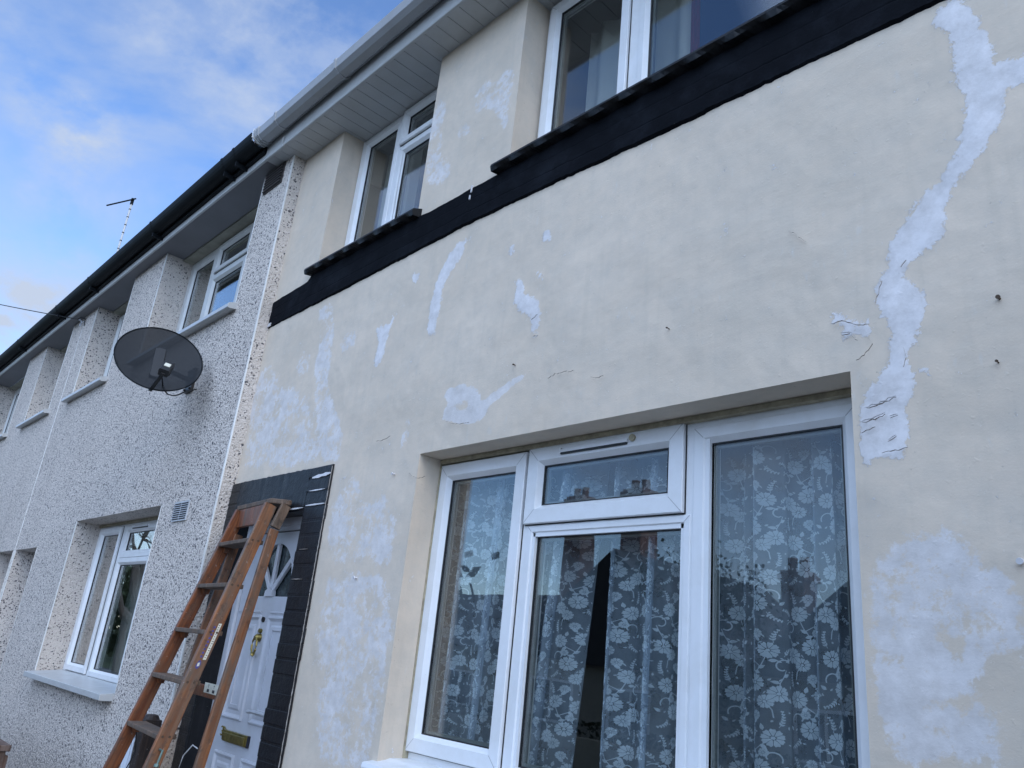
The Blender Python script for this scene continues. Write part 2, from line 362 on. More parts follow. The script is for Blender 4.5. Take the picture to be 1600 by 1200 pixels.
M['wood_o'] = mat_wood('orange_varnished_wood', (0.16, 0.042, 0.012), (0.22, 0.068, 0.02), (0.11, 0.065, 0.04), 0.35)
M['wood_m'] = mat_wood('half_worn_wood', (0.23, 0.075, 0.022), (0.27, 0.105, 0.038), (0.11, 0.085, 0.065), 0.5)
M['wood_w'] = mat_wood('worn_grey_wood', (0.15, 0.085, 0.05), (0.18, 0.12, 0.08), (0.09, 0.07, 0.055), 0.6, 0.75)
M['wood_dark'] = mat_wood('dark_fence_wood', (0.022, 0.012, 0.008), (0.035, 0.02, 0.014), (0.05, 0.035, 0.03), 0.4, 0.6)
M['wood_brown'] = mat_wood('brown_fence_wood', (0.09, 0.05, 0.035), (0.13, 0.075, 0.055), (0.16, 0.12, 0.1), 0.4, 0.7)
M['label'] = simple('cream_label', (0.62, 0.6, 0.5), 0.5, var=0.1, scale=60)
M['label_blue'] = simple('blue_label', (0.06, 0.06, 0.22), 0.5, var=0.4, scale=80)
M['ink'] = simple('dark_ink', (0.02, 0.02, 0.03), 0.5)
M['white_box'] = mat_upvc('white_cabinet', (0.72, 0.76, 0.82))
M['cable'] = simple('black_cable', (0.012, 0.012, 0.013), 0.5)
M['cable_white'] = simple('white_cable', (0.55, 0.55, 0.53), 0.5)
M['steel'] = simple('galvanised_steel', (0.55, 0.57, 0.6), 0.45, 0.4, var=0.2, scale=20)
M['steel_green'] = simple('tarnished_bolt', (0.12, 0.18, 0.16), 0.5, 0.5)
M['rubble'] = simple('flaking_paint_edge', (0.30, 0.27, 0.24), 0.8, var=0.15, scale=20, bump=0.6, bscale=60)
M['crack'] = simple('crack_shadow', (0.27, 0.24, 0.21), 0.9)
M['flake'] = simple('paint_flake', (0.62, 0.61, 0.62), 0.7)
def mat_dish():
    mt = bpy.data.materials.new('perforated_mesh'); mt.use_nodes = True; t = mt.node_tree; n = t.nodes; l = t.links
    p = n['Principled BSDF']; p.inputs['Base Color'].default_value = (0.010, 0.012, 0.015, 1); p.inputs['Roughness'].default_value = 0.6; p.inputs['Specular IOR Level'].default_value = 0.2
    tr = n.new('ShaderNodeBsdfTransparent'); mx = n.new('ShaderNodeMixShader'); mx.inputs[0].default_value = 0.94
    l.new(tr.outputs[0], mx.inputs[1]); l.new(p.outputs[0], mx.inputs[2]); l.new(mx.outputs[0], n['Material Output'].inputs['Surface'])
    return mt
M['dish'] = mat_dish()
M['asphalt'] = simple('asphalt', (0.05, 0.05, 0.052), 0.9, var=0.3, scale=40, bump=0.5, bscale=200)
M['paving'] = simple('concrete_paving', (0.15, 0.145, 0.135), 0.9, var=0.2, scale=4, bump=0.4, bscale=90)
M['grass'] = simple('rough_grass', (0.05, 0.07, 0.025), 0.95, var=0.4, scale=14, bump=1.0, bscale=60)
M['far_render'] = simple('pale_render', (0.30, 0.27, 0.22), 0.85, var=0.12)
M['far_brick'] = simple('red_brick', (0.17, 0.08, 0.055), 0.9, var=0.3, scale=18)
M['far_slate'] = simple('dark_roof', (0.03, 0.028, 0.03), 0.8, var=0.3, scale=10)
M['hedge'] = simple('hedge_leaves', (0.025, 0.04, 0.015), 0.9, var=0.5, scale=30)
M['bark'] = simple('bark', (0.07, 0.06, 0.05), 0.9, var=0.3, scale=20)
M['door_glass'] = simple('obscured_glass', (0.035, 0.05, 0.055), 0.18, var=0.5, scale=25, bump=0.6, bscale=40)
M['plinth'] = simple('dark_slate_sill', (0.05, 0.05, 0.055), 0.6)

PATCH={
 'main_crack':[(-0.547,3.407),(-0.494,3.395),(-0.462,3.337),(-0.435,3.236),(-0.434,3.137),(-0.2,3.10),(-0.2,3.03),(-0.409,3.039),(-0.424,2.995),(-0.442,2.933),(-0.485,2.873),(-0.519,2.839),(-0.56,2.807),(-0.582,2.736),(-0.591,2.662),(-0.654,2.635),(-0.688,2.608),(-0.701,2.583),(-0.662,2.523),(-0.646,2.476),(-0.668,2.441),(-0.705,2.369),(-0.715,2.335),(-0.691,2.294),(-0.701,2.244),(-0.717,2.187),(-0.722,2.12),(-0.736,2.068),(-0.779,2.09),(-0.833,2.072),(-0.848,2.119),(-0.839,2.197),(-0.819,2.256),(-0.774,2.311),(-0.751,2.352),(-0.753,2.426),(-0.775,2.517),(-0.779,2.567),(-0.747,2.616),(-0.737,2.693),(-0.687,2.746),(-0.632,2.816),(-0.598,2.833),(-0.543,2.911),(-0.516,2.991),(-0.513,3.074),(-0.528,3.192),(-0.536,3.288),(-0.568,3.359)],
 'side_flake':[(-0.911,2.515),(-0.876,2.511),(-0.824,2.472),(-0.796,2.455),(-0.809,2.43),(-0.852,2.446),(-0.874,2.44),(-0.873,2.465),(-0.905,2.487)],
 'dot_r':[(-0.678,2.304),(-0.655,2.31),(-0.639,2.289),(-0.657,2.279),(-0.676,2.286)],
 'wash_right':[(-0.849,1.781),(-0.834,1.82),(-0.77,1.865),(-0.723,1.887),(-0.681,1.88),(-0.664,1.907),(-0.639,1.871),(-0.586,1.859),(-0.559,1.801),(-0.511,1.732),(-0.525,1.601),(-0.573,1.604),(-0.615,1.548),(-0.601,1.504),(-0.574,1.47),(-0.569,1.397),(-0.802,1.362),(-0.82,1.427),(-0.85,1.478),(-0.848,1.637)],
 'wash_hole1':[(-0.685,1.645),(-0.638,1.647),(-0.649,1.605),(-0.682,1.603)],
 'wash_hole2':[(-0.823,1.609),(-0.772,1.605),(-0.763,1.577),(-0.81,1.578)],
 'wash_hole3':[(-0.737,1.51),(-0.681,1.529),(-0.616,1.542),(-0.619,1.503),(-0.698,1.488),(-0.731,1.491)],
 'mid_loop':[(-2.655,2.628),(-2.544,2.628),(-2.44,2.588),(-2.414,2.526),(-2.325,2.547),(-2.236,2.591),(-2.144,2.6),(-2.151,2.569),(-2.247,2.538),(-2.355,2.487),(-2.387,2.437),(-2.466,2.424),(-2.669,2.472),(-2.671,2.525),(-2.638,2.544),(-2.677,2.581)],
 'mid_loop_hole':[(-2.584,2.535),(-2.506,2.533),(-2.48,2.506),(-2.552,2.503)],
 'p_820':[(-2.275,3.046),(-2.225,3.025),(-2.209,2.96),(-2.12,2.905),(-2.105,2.843),(-2.115,2.747),(-2.139,2.761),(-2.156,2.843),(-2.231,2.892),(-2.276,2.934),(-2.268,2.992)],
 'p_850':[(-2.142,3.254),(-2.09,3.225),(-2.091,3.17),(-2.139,3.196)],
 'p_845':[(-2.144,3.045),(-2.113,3.036),(-2.115,2.992),(-2.143,3.006)],
 'p_800':[(-2.347,3.237),(-2.318,3.237),(-2.319,3.186),(-2.349,3.196)],
 'streak690':[(-2.735,3.388),(-2.667,3.382),(-2.68,3.3),(-2.75,3.236),(-2.794,3.163),(-2.798,3.062),(-2.81,2.931),(-2.871,2.94),(-2.882,3.085),(-2.866,3.202),(-2.813,3.308)],
 'streak590':[(-3.344,3.092),(-3.214,3.085),(-3.212,3.12),(-3.176,3.111),(-3.212,3.03),(-3.233,2.893),(-3.278,2.85),(-3.313,2.893),(-3.295,2.996)],
 'streak500':[(-4.032,3.379),(-3.879,3.4),(-3.79,3.172),(-3.764,3.009),(-3.754,2.853),(-3.611,2.68),(-3.485,2.52),(-3.495,2.379),(-3.646,2.396),(-3.734,2.519),(-3.845,2.719),(-3.94,2.948),(-3.953,3.131)],
 'streak540':[(-3.704,3.073),(-3.63,3.152),(-3.535,3.117),(-3.55,3.037),(-3.653,3.015)],
 'streak480':[(-4.181,3.038),(-4.143,3.141),(-4.03,3.099),(-4.026,2.985),(-4.131,2.966)],
 'streak640':[(-2.968,2.486),(-2.942,2.545),(-2.902,2.501),(-2.893,2.423),(-2.954,2.385)],
 'streak_tri':[(-3.076,3.32),(-3.02,3.309),(-3.026,3.268),(-3.073,3.282)],
 'left_wash':[(-4.739,3.086),(-4.54,3.178),(-4.345,3.008),(-4.074,2.915),(-3.859,2.721),(-3.707,2.48),(-3.71,2.392),(-4.091,2.379),(-4.343,2.424),(-4.552,2.426),(-4.654,2.456),(-4.694,2.731)],
 'lo_wash1':[(-3.441,2.247),(-3.277,2.28),(-3.179,2.132),(-3.03,2.166),(-2.899,2.141),(-2.888,1.997),(-2.925,1.859),(-3.102,1.862),(-3.378,1.867),(-3.479,1.993)],
 'lo_wash2':[(-3.406,1.777),(-3.146,1.834),(-2.935,1.804),(-2.82,1.724),(-2.829,1.542),(-2.827,1.392),(-2.827,1.223),(-2.836,1.058),(-3.199,1.004),(-3.292,1.118),(-3.319,1.353),(-3.432,1.514)],
 'up_r1':[(-2.766,4.282),(-2.673,4.335),(-2.589,4.267),(-2.525,4.32),(-2.442,4.265),(-2.434,4.104),(-2.45,3.96),(-2.475,3.917),(-2.524,3.998),(-2.587,4.099),(-2.668,4.149),(-2.731,4.142)],
 'up_r2':[(-3.164,4.407),(-3.067,4.444),(-3.008,4.347),(-3.019,4.203),(-2.961,4.051),(-2.868,3.849),(-2.937,3.801),(-3.092,3.886),(-3.169,4.106)],
 'up_r3':[(-2.886,4.138),(-2.791,4.131),(-2.751,4.052),(-2.856,4.062)]}
CRACKS=[(0.0022,[(-0.82,2.221),(-0.779,2.228),(-0.742,2.239)]),(0.0022,[(-0.831,2.183),(-0.797,2.19),(-0.772,2.199)]),(0.0015,[(-0.841,2.156),(-0.815,2.163),(-0.799,2.168)]),(0.002,[(-0.76,2.185),(-0.741,2.19)]),(0.002,[(-0.769,2.126),(-0.748,2.135)]),(0.0015,[(-0.787,2.094),(-0.755,2.099),(-0.723,2.103)]),(0.0018,[(-0.905,2.487),(-0.872,2.488),(-0.825,2.463),(-0.799,2.46)]),(0.0022,[(-0.874,2.448),(-0.852,2.446),(-0.832,2.42)]),(0.0015,[(-0.705,2.603),(-0.691,2.622)]),(0.0012,[(-0.778,2.518),(-0.767,2.554),(-0.757,2.58)]),(0.0008,[(-2.021,2.543),(-1.982,2.554),(-1.932,2.552),(-1.883,2.547)]),(0.0007,[(-1.801,2.505),(-1.769,2.494),(-1.74,2.498)]),(0.001,[(-1.022,2.838),(-0.992,2.8),(-0.968,2.774)]),(0.0008,[(-2.622,2.459),(-2.53,2.433),(-2.468,2.435)]),(0.0015,[(-2.122,2.743),(-2.097,2.742)]),(0.001,[(-2.147,2.826),(-2.112,2.839)]),(0.001,[(-3.157,2.443),(-3.092,2.44),(-3.042,2.453)]),(0.0012,[(-0.839,2.361),(-0.817,2.375),(-0.794,2.398),(-0.809,2.44)]),(0.0012,[(-0.713,2.37),(-0.71,2.343),(-0.719,2.318)]),(0.0015,[(-2.854,2.253),(-2.776,2.222),(-2.717,2.225)])]

E_Z = 4.74          # soffit level
NY = -0.089         # face of the pebbledash insulation
PX = -4.684         # party line between the cream and the pebbledash house

# ------------------------------------------------------------------ setting: ground, road, pavement
def terrain(y):
    return 0.0 if y > -5.5 else max(-0.9, (y + 5.5) * 0.1)
def sheet(name, x0, x1, ys, dz, mt):
    b = MB(); 
    for i in range(len(ys) - 1):
        a, c = ys[i], ys[i + 1]
        b.add([(x0, a, terrain(a) + dz), (x1, a, terrain(a) + dz), (x1, c, terrain(c) + dz), (x0, c, terrain(c) + dz)], [(0, 1, 2, 3)])
    o = b.build(name, mt); tag(o, kind='structure'); return o
sheet('ground', -400, 400, [-400, -14.5, -5.5, 400], -0.02, M['grass'])
sheet('path', -30, 14, [-3.4, 0.2], 0.0, M['paving'])
sheet('pavement', -40, 24, [-5.5, -3.6], 0.09, M['paving'])
sheet('road', -60, 60, [-12.0, -5.6], 0.0, M['asphalt'])

# ------------------------------------------------------------------ windows
def bead_prof(w, y0, depth=0.05, ch=0.018, drop=0.02):
    return [(0.0005, y0 + depth), (0.0, y0 + 0.003), (0.003, y0), (w - ch, y0), (w - ch + 0.002, y0 + 0.002), (w, y0 + drop), (w, y0 + depth)]
def make_window(root, T, x0, x1, z0, z1, yf, bars, lights, fw=0.05, label=None, mat=None, seams=True):
    """bars: ('v', x0, x1, z0, z1) pieces of outer frame; lights: dict(r=(x0,x1,z0,z1), sash=bool, w=bead width, vent=bool)"""
    mt = mat or M['upvc']
    b = MB(T); b.ring(x0, x1, z0, z1, [(0, yf + 0.07), (0, yf + 0.002), (0.002, yf), (fw, yf), (fw, yf + 0.07)])
    for bx in bars: b.box(bx[0], bx[1], yf + 0.001, yf + 0.066, bx[2], bx[3])
    win = b.build('window', mt, root)
    if label: win['label'] = label
    for lt in lights:
        a0, a1, c0, c1 = lt['r']; wv = lt.get('w', 0.045); sash = lt.get('sash', False)
        y0 = yf - 0.018 if sash else yf - 0.004
        b = MB(T); b.ring(a0, a1, c0, c1, bead_prof(wv, y0, 0.06, 0.018, 0.024 if sash else 0.02))
        if seams:
            b.m = 1
            for cx, cz, sx, sz in ((a0, c0, 1, 1), (a1, c0, -1, 1), (a1, c1, -1, -1), (a0, c1, 1, -1)):
                q = 0.0009; p = y0 - 0.0004; e = wv - 0.019
                b.add([(cx + sx * (0.003 - q), p, cz + sz * (0.003 + q)), (cx + sx * (0.003 + q), p, cz + sz * (0.003 - q)),
                       (cx + sx * (e + q), p, cz + sz * (e - q)), (cx + sx * (e - q), p, cz + sz * (e + q))], [(0, 1, 2, 3)])
        b.build('sash' if sash else 'glazing_bead', [mt, M['seam']], win)
        yg = y0 + (0.024 if sash else 0.02)
        b = MB(T); b.ring(a0 + wv - 0.001, a1 - wv + 0.001, c0 + wv - 0.001, c1 - wv + 0.001, [(0, yg + 0.012), (0, yg - 0.001), (0.005, yg - 0.001), (0.005, yg + 0.012)])
        if sash:   # drip gap round the sash
            b.ring(a0 - 0.004, a1 + 0.004, c0 - 0.004, c1 + 0.004, [(0, yf + 0.001), (0, yf - 0.002), (0.006, yf - 0.002), (0.006, yf + 0.001)])
        b.build('gasket', M['gasket'], win)
        b = MB(T); b.ring(a0 + wv, a1 - wv, c0 + wv, c1 - wv, [(0, yg + 0.03), (0, yg + 0.015), (0.014, yg + 0.015), (0.014, yg + 0.03)])
        b.build('spacer_bar', M['spacer'], win)
        b = MB(T); b.box(a0 + wv - 0.0005, a1 - wv + 0.0005, yg + 0.004, yg + 0.010, c0 + wv - 0.0005, c1 - wv + 0.0005)
        b.build('pane', M['glass'], win)
        if lt.get('vent'):
            v0, v1, vz = lt['vent']
            b = MB(T); b.box(v0, v1, y0 - 0.009, y0 + 0.001, vz, vz + 0.012); b.box(v0, v0 + 0.006, y0 - 0.011, y0 + 0.001, vz - 0.004, vz + 0.018)
            b.m = 1; b.box(v0 + 0.004, v1 - 0.004, y0 - 0.0086, y0 + 0.001, vz - 0.007, vz)
            b.build('trickle_vent', [mt, M['gasket']], win)
    return win

def wavy_curtain(name, T, x0, x1, z0, z1, y, mt, label, cat='curtain', lam=0.12, amp=0.02, group=None):
    b = MB(T); n = 60; rows = 3; vs = []
    for j in range(rows):
        z = z0 + (z1 - z0) * j / (rows - 1)
        for i in range(n + 1):
            u = i / n; x = x0 + (x1 - x0) * u
            vs.append((x, y + amp * math.sin(2 * math.pi * (x - x0) / lam + 0.6 * math.sin(7 * u)) , z))
    fs = [(j * (n + 1) + i, j * (n + 1) + i + 1, (j + 1) * (n + 1) + i + 1, (j + 1) * (n + 1) + i) for j in range(rows - 1) for i in range(n)]
    b.add(vs, fs); o = b.build(name, mt, smooth=True, recalc=False); tag(o, label, cat, group); return o

# ------------------------------------------------------------------ walls as fine sheets with openings
def wall_grid(xs, zs, openings, yfun):
    """returns verts, faces of a sheet facing -y with rectangular openings (x0,x1,z0,z1)"""
    nx, nz = len(xs), len(zs)
    vs = [(x, yfun(x, z), z) for z in zs for x in xs]
    fs = []
    for j in range(nz - 1):
        zc = (zs[j] + zs[j + 1]) / 2
        for i in range(nx - 1):
            xc = (xs[i] + xs[i + 1]) / 2
            if any(o[0] < xc < o[1] and o[2] < zc < o[3] for o in openings): continue
            fs.append((j * nx + i, j * nx + i + 1, (j + 1) * nx + i + 1, (j + 1) * nx + i))
    return vs, fs
def lines(lo, hi, step, cuts):
    s = {round(lo + k * (hi - lo) / math.ceil((hi - lo) / step), 4) for k in range(math.ceil((hi - lo) / step) + 1)}
    s = [v for v in s if all(abs(v - c) > step * 0.45 for c in cuts)] + [c for c in cuts if lo <= c <= hi] + [lo, hi]
    return sorted(set(s))

# ================================================================== CREAM HOUSE
house = empty('rendered_house', (-1.8, 0, 0), 'cream rendered terraced house with blue-white filler patches, black painted band and black brick doorway', 'house')
W_MAIN = (-2.795, -0.86, 1.085, 2.338); W_UL = (-4.16, -3.12, 3.70, 4.80); W_UR = (-2.41, -0.45, 3.70, 4.80); DOOR = (-4.56, -3.735, 0.0, 2.152)
XR = 2.6
def soft_n(x, z, s, seed=0.0): return mnoise.noise(Vector((x * s + seed, z * s, seed)))
cuts_x = [c for o in (W_MAIN, W_UL, W_UR, DOOR) for c in o[:2]]; cuts_z = [c for o in (W_MAIN, W_UL, W_UR, DOOR) for c in o[2:] if c < E_Z]
xs = lines(PX, -0.2, 0.0165, cuts_x) + lines(-0.12, XR, 0.09, []); zs = lines(0, E_Z + 0.03, 0.0165, cuts_z)
def edge_dist(x, z):
    d = 9
    for o in (W_MAIN, W_UL, W_UR, DOOR):
        dx = max(o[0] - x, 0, x - o[1]); dz = max(o[2] - z, 0, z - o[3]); d = min(d, math.hypot(dx, dz))
    return d
def y_cream(x, z):
    k = min(1, edge_dist(x, z) / 0.05)
    return -0.004 * k * soft_n(x, z, 1.6) - 0.0022 * k * soft_n(x, z, 7, 3.1) - 0.0009 * soft_n(x, z, 26, 9.0)
vs, fs = wall_grid(xs, zs, (W_MAIN, W_UL, W_UR, DOOR), y_cream)
P = np.array([(v[0], v[2]) for v in vs])
def signed(poly):
    poly = np.array(poly); lo = poly.min(0) - 0.12; hi = poly.max(0) + 0.12
    idx = np.where((P[:, 0] > lo[0]) & (P[:, 0] < hi[0]) & (P[:, 1] > lo[1]) & (P[:, 1] < hi[1]))[0]
    q = P[idx]; d = np.full(len(idx), 9.0); ins = np.zeros(len(idx), bool)
    for a, b in zip(poly, np.roll(poly, -1, 0)):
        ab = b - a; t = np.clip(((q - a) @ ab) / max(ab @ ab, 1e-9), 0, 1)
        d = np.minimum(d, np.hypot(*(a + t[:, None] * ab - q).T))
        c = ((a[1] > q[:, 1]) != (b[1] > q[:, 1]))
        with np.errstate(divide='ignore', invalid='ignore'):
            xi = a[0] + (q[:, 1] - a[1]) * ab[0] / (ab[1] if ab[1] else 1e-9)
        ins ^= c & (q[:, 0] < xi)
    return idx, np.where(ins, d, -d)
hard = np.full(len(P), -1.0); soft = np.full(len(P), -1.0)
SOFT = {'wash_right': .05, 'left_wash': .10, 'lo_wash1': .07, 'lo_wash2': .09, 'streak500': .03, 'streak540': .04, 'streak480': .04, 'streak640': .02, 'up_r1': .03, 'up_r2': .04, 'up_r3': .04, 'mid_loop': .014}
CAP = {'left_wash': .5, 'lo_wash1': .5, 'lo_wash2': .52, 'streak500': .6, 'streak540': .5, 'streak480': .5, 'streak640': .5, 'up_r1': .6, 'up_r2': .5, 'up_r3': .5, 'wash_right': .8}
for k, poly in PATCH.items():
    if 'hole' in k: continue
    i, d = signed(poly)
    if k in SOFT: soft[i] = np.maximum(soft[i], np.clip(d / SOFT[k] + (0.25 if k != 'left_wash' else 0.0), -1, CAP.get(k, 1.0)))
    else: hard[i] = np.maximum(hard[i], np.clip(d / 0.011 + 0.4, -3.5, 2.6))
for k, poly in PATCH.items():
    if 'hole' not in k: continue
    i, d = signed(poly); soft[i] = np.minimum(soft[i], np.clip(-d / 0.035 + 0.45, -0.3, 1))
# filler stands a little proud of the old paint
vs = [(v[0], v[1] - 0.0012 * min(1, max(0, hard[n])), v[2]) for n, v in enumerate(vs)]
b = MB(); b.add(vs, fs)
RD = 0.15
def reveal(b, o, yb, floor=False):
    x0, x1, z0, z1 = o; n = 24
    def strip(p0, p1, flip):
        vv = []
        for k in range(n + 1):
            t = k / n; x = p0[0] + (p1[0] - p0[0]) * t; z = p0[1] + (p1[1] - p0[1]) * t
            vv += [(x, y_cream(x, z), z), (x, yb, z)]
        b.add(vv, [((2 * k, 2 * k + 1, 2 * k + 3, 2 * k + 2) if not flip else (2 * k, 2 * k + 2, 2 * k + 3, 2 * k + 1)) for k in range(n)])
    zt = min(z1, E_Z + 0.03)
    strip((x0, z0), (x0, zt), False); strip((x1, z0), (x1, zt), True)
    if z1 < E_Z: strip((x0, z1), (x1, z1), False)
    if floor: strip((x0, z0), (x1, z0), True)
for o in (W_MAIN, W_UL, W_UR, DOOR): reveal(b, o, RD + 0.06, floor=o[2] > 0.1)
wall = b.build('wall', M['render'], house, recalc=False, smooth=True)
nv = len(wall.data.vertices)
for nm, arr in (('patch_hard', hard), ('patch_soft', soft)):
    at = wall.data.attributes.new(nm, 'FLOAT', 'POINT'); full = np.full(nv, -1.0, dtype=np.float32); full[:len(arr)] = arr
    at.data.foreach_set('value', full)
b = MB(); b.box(PX, XR, 0.0, 0.26, E_Z + 0.05, E_Z + 0.1)    # wall plate over the facade
b.box(PX - 0.001, PX + 0.1, 0.1, 7.4, 0, E_Z); b.box(XR - 0.1, XR, 0.001, 7.4, 0, E_Z); b.box(PX, XR, 7.4, 7.6, 0, E_Z)
b.build('rear_wall', M['far_render'], house)
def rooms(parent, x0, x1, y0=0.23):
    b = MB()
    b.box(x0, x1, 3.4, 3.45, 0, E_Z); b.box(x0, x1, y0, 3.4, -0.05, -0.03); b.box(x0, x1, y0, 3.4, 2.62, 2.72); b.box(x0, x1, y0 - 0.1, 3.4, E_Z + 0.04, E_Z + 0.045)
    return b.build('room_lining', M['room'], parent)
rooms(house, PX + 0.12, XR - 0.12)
b = MB()
for x in (PX + 0.101, -3.2, -0.1, XR - 0.13):
    b = MB(); b.box(x, x + 0.03, 0.24, 3.39, 0, E_Z); b.build('partition_wall', M['room'], house)

# black painted string course: three courses with shallow joints, ragged painted edges
def band_course(z0f, z1f, x0, x1, y0, step=0.012):
    b = MB(); n = int((x1 - x0) / step); rows = [0.0, 0.04, 0.30, 0.325, 0.345, 0.63, 0.655, 0.675, 0.96, 1.0]
    dep = [0, 1, 1, .86, 1, 1, .9, 1, 1, 0]
    vs = []
    for i in range(n + 1):
        x = x0 + (x1 - x0) * i / n; za = z0f(x); zb = z1f(x)
        for r, t in enumerate(rows):
            vs.append((x, (y0 * dep[r] if dep[r] else 0.004) - 0.0022 * soft_n(x, t * 0.3, 14, 4.0) * (1 if dep[r] else 0), za + (zb - za) * t))
    m = len(rows)
    fs = [(i * m + r, (i + 1) * m + r, (i + 1) * m + r + 1, i * m + r + 1) for i in range(n) for r in range(m - 1)]
    b.add(vs, fs); return b
def interp(x, pts):
    for (a, za), (c, zc) in zip(pts, pts[1:]):
        if x <= c: return za + (zc - za) * max(0, (x - a)) / (c - a)
    return pts[-1][1]
bb = band_course(lambda x: interp(x, [(-4.7, 3.415), (-2.62, 3.465), (-1.5, 3.44), (-0.5, 3.42), (3, 3.42)]) + 0.005 * soft_n(x, 0, 9) + 0.0045 * soft_n(x, 0, 45, 2) + 0.002 * soft_n(x, 0, 110, 5),
                 lambda x: interp(x, [(-4.7, 3.612), (-4.23, 3.636), (-4.20, 3.668), (-3.1, 3.672), (-3.0, 3.666), (-2.66, 3.670), (3, 3.676)]) + 0.005 * soft_n(x, 5, 8) + 0.002 * soft_n(x, 5, 60, 2), PX + 0.004, XR, -0.012)
bb.build('string_course', M['band'], house, recalc=False)
b = MB()                                                     # paint chips and a white drip on the band
for (x, z, dx, dz) in ((-2.655, 3.655, 0.004, 0.02), (-2.662, 3.61, 0.003, 0.012), (-4.655, 3.435, 0.02, 0.012)):
    b = MB(); b.prism([(x - dx, z - dz), (x + dx * 0.7, z - dz * 0.8), (x + dx, z + dz), (x - dx * 0.6, z + dz * 0.9)], -0.018, -0.008); b.build('paint_drip', M['flake'], house)

# scalloped tile sills under the upstairs windows
def tile_sill(x0, x1, sc=0.16):
    b = MB(); n = int((x1 - x0) / 0.02); vs = []
    for i in range(n + 1):
        x = x0 + (x1 - x0) * i / n; s = 0.5 + 0.5 * math.cos(2 * math.pi * (x - x0) / sc); s2 = s
        zf = 3.694
        vs += [(x, 0.19, 3.80), (x, -0.056, zf), (x, -0.060, zf - 0.014), (x, -0.040 - 0.012 * s2, zf - 0.020 - 0.018 * s2), (x, 0.0, zf - 0.030), (x, 0.19, 3.74)]
    m = 6
    fs = [(i * m + r, (i + 1) * m + r, (i + 1) * m + (r + 1) % m, i * m + (r + 1) % m) for i in range(n) for r in range(m)]
    fs += [tuple(range(m)), tuple(n * m + r for r in range(m - 1, -1, -1))]
    b.add(vs, fs)
    for k in range(1, int((x1 - x0) / sc) + 1):               # joints between the tiles
        xx = x0 + k * sc
        pass
    return b
b = tile_sill(-4.215, -3.085); b.build('window_sill', M['black'], house)
b = tile_sill(-2.475, -0.38); b.build('window_sill', M['black'], house)

# white ground floor sill
b = MB(); b.prism([(-0.045, 1.082), (-0.05, 1.066), (-0.045, 1.048), (0.15, 1.048), (0.15, 1.10), (0.06, 1.10), (0.04, 1.094)], -2.83, -0.84, 'x')
s_ = b.build('window_sill', M['upvc'], house, bevel=0.002)
b = MB(); b.box(-2.86, -0.80, -0.038, 0.02, 0.985, 1.046); b.build('sill_block', M['plinth'], s_, bevel=0.004)

# windows of the cream house
yf = 0.145
make_window(house, ident, -2.803, -0.855, 1.092, 2.331, yf,
            [(-2.243, -2.17, 1.13, 2.30), (-1.50, -1.395, 1.13, 2.30), (-2.18, -1.49, 1.968, 2.03)],
            [dict(r=(-2.797, -2.243, 1.128, 2.312), sash=True, w=0.070),
             dict(r=(-2.228, -1.487, 2.016, 2.322), sash=True, w=0.074, vent=(-2.05, -1.72, 2.283)),
             dict(r=(-2.212, -1.462, 1.118, 2.010), w=0.041),
             dict(r=(-1.455, -0.904, 1.118, 2.300), w=0.056)], label='wide ground floor window of four lights over the white sill')
b = MB(); b.tube([(-1.70, 0.127, 2.296), (-1.70, 0.118, 2.296)], 0.013, 12); b.build('vent_knob', M['mastic'], house)
b = MB(); b.box(-2.79, -0.86, 0.118, 0.15, 2.318, 2.336)     # crusty sealant under the lintel
b.box(-2.797, -2.789, 0.12, 0.15, 1.09, 2.336)
b.build('sealant', M['mastic'], house)
make_window(house, ident, -4.157, -3.13, 3.78, 4.735, 0.15,
            [(-3.742, -3.63, 3.8, 4.72), (-3.64, -3.16, 4.43, 4.50)],
            [dict(r=(-4.115, -3.695, 3.80, 4.705), w=0.042),
             dict(r=(-3.668, -3.165, 4.475, 4.728), sash=True, w=0.052),
             dict(r=(-3.668, -3.165, 3.80, 4.455), w=0.045)], label='small upstairs window nearer the party line')
make_window(house, ident, -2.40, -0.455, 3.78, 4.735, 0.15,
            [(-1.88, -1.76, 3.8, 4.72), (-1.09, -1.03, 3.8, 4.72)],
            [dict(r=(-2.372, -1.845, 3.80, 4.722), sash=True, w=0.060),
             dict(r=(-1.79, -1.05, 3.80, 4.722), w=0.046),
             dict(r=(-1.02, -0.475, 3.80, 4.722), sash=True, w=0.060)], label='wide upstairs window cut by the top of the picture')

# black brick door surround
b = MB(); r2 = random.Random(3); zc = 0.0; ch = 0.0745
def brick(b, x0, x1, z0, z1):
    g = 0.0022; j = lambda: r2.uniform(-0.0014, 0.0014); yo = -0.0135 + r2.uniform(-0.0025, 0.0015)
    n = 5; c = 0.005
    lo = [(x0 + g + j(), z0 + g + j() * .7), (x1 - g + j(), z0 + g + j() * .7), (x1 - g + j(), z1 - g + j() * .7), (x0 + g + j(), z1 - g + j() * .7)]
    cx = (x0 + x1) / 2; cz = (z0 + z1) / 2
    inn = [(x + (c if x < cx else -c), z + (c if z < cz else -c)) for x, z in lo]
    vs = [(x, -0.001, z) for x, z in lo] + [(x, yo + 0.007, z) for x, z in lo] + [(x, yo, z) for x, z in inn]
    fs = [(i, (i + 1) % 4, 4 + (i + 1) % 4, 4 + i) for i in range(4)] + [(4 + i, 4 + (i + 1) % 4, 8 + (i + 1) % 4, 8 + i) for i in range(4)] + [(8, 9, 10, 11)]
    b.add(vs, fs)
zc = 0.0
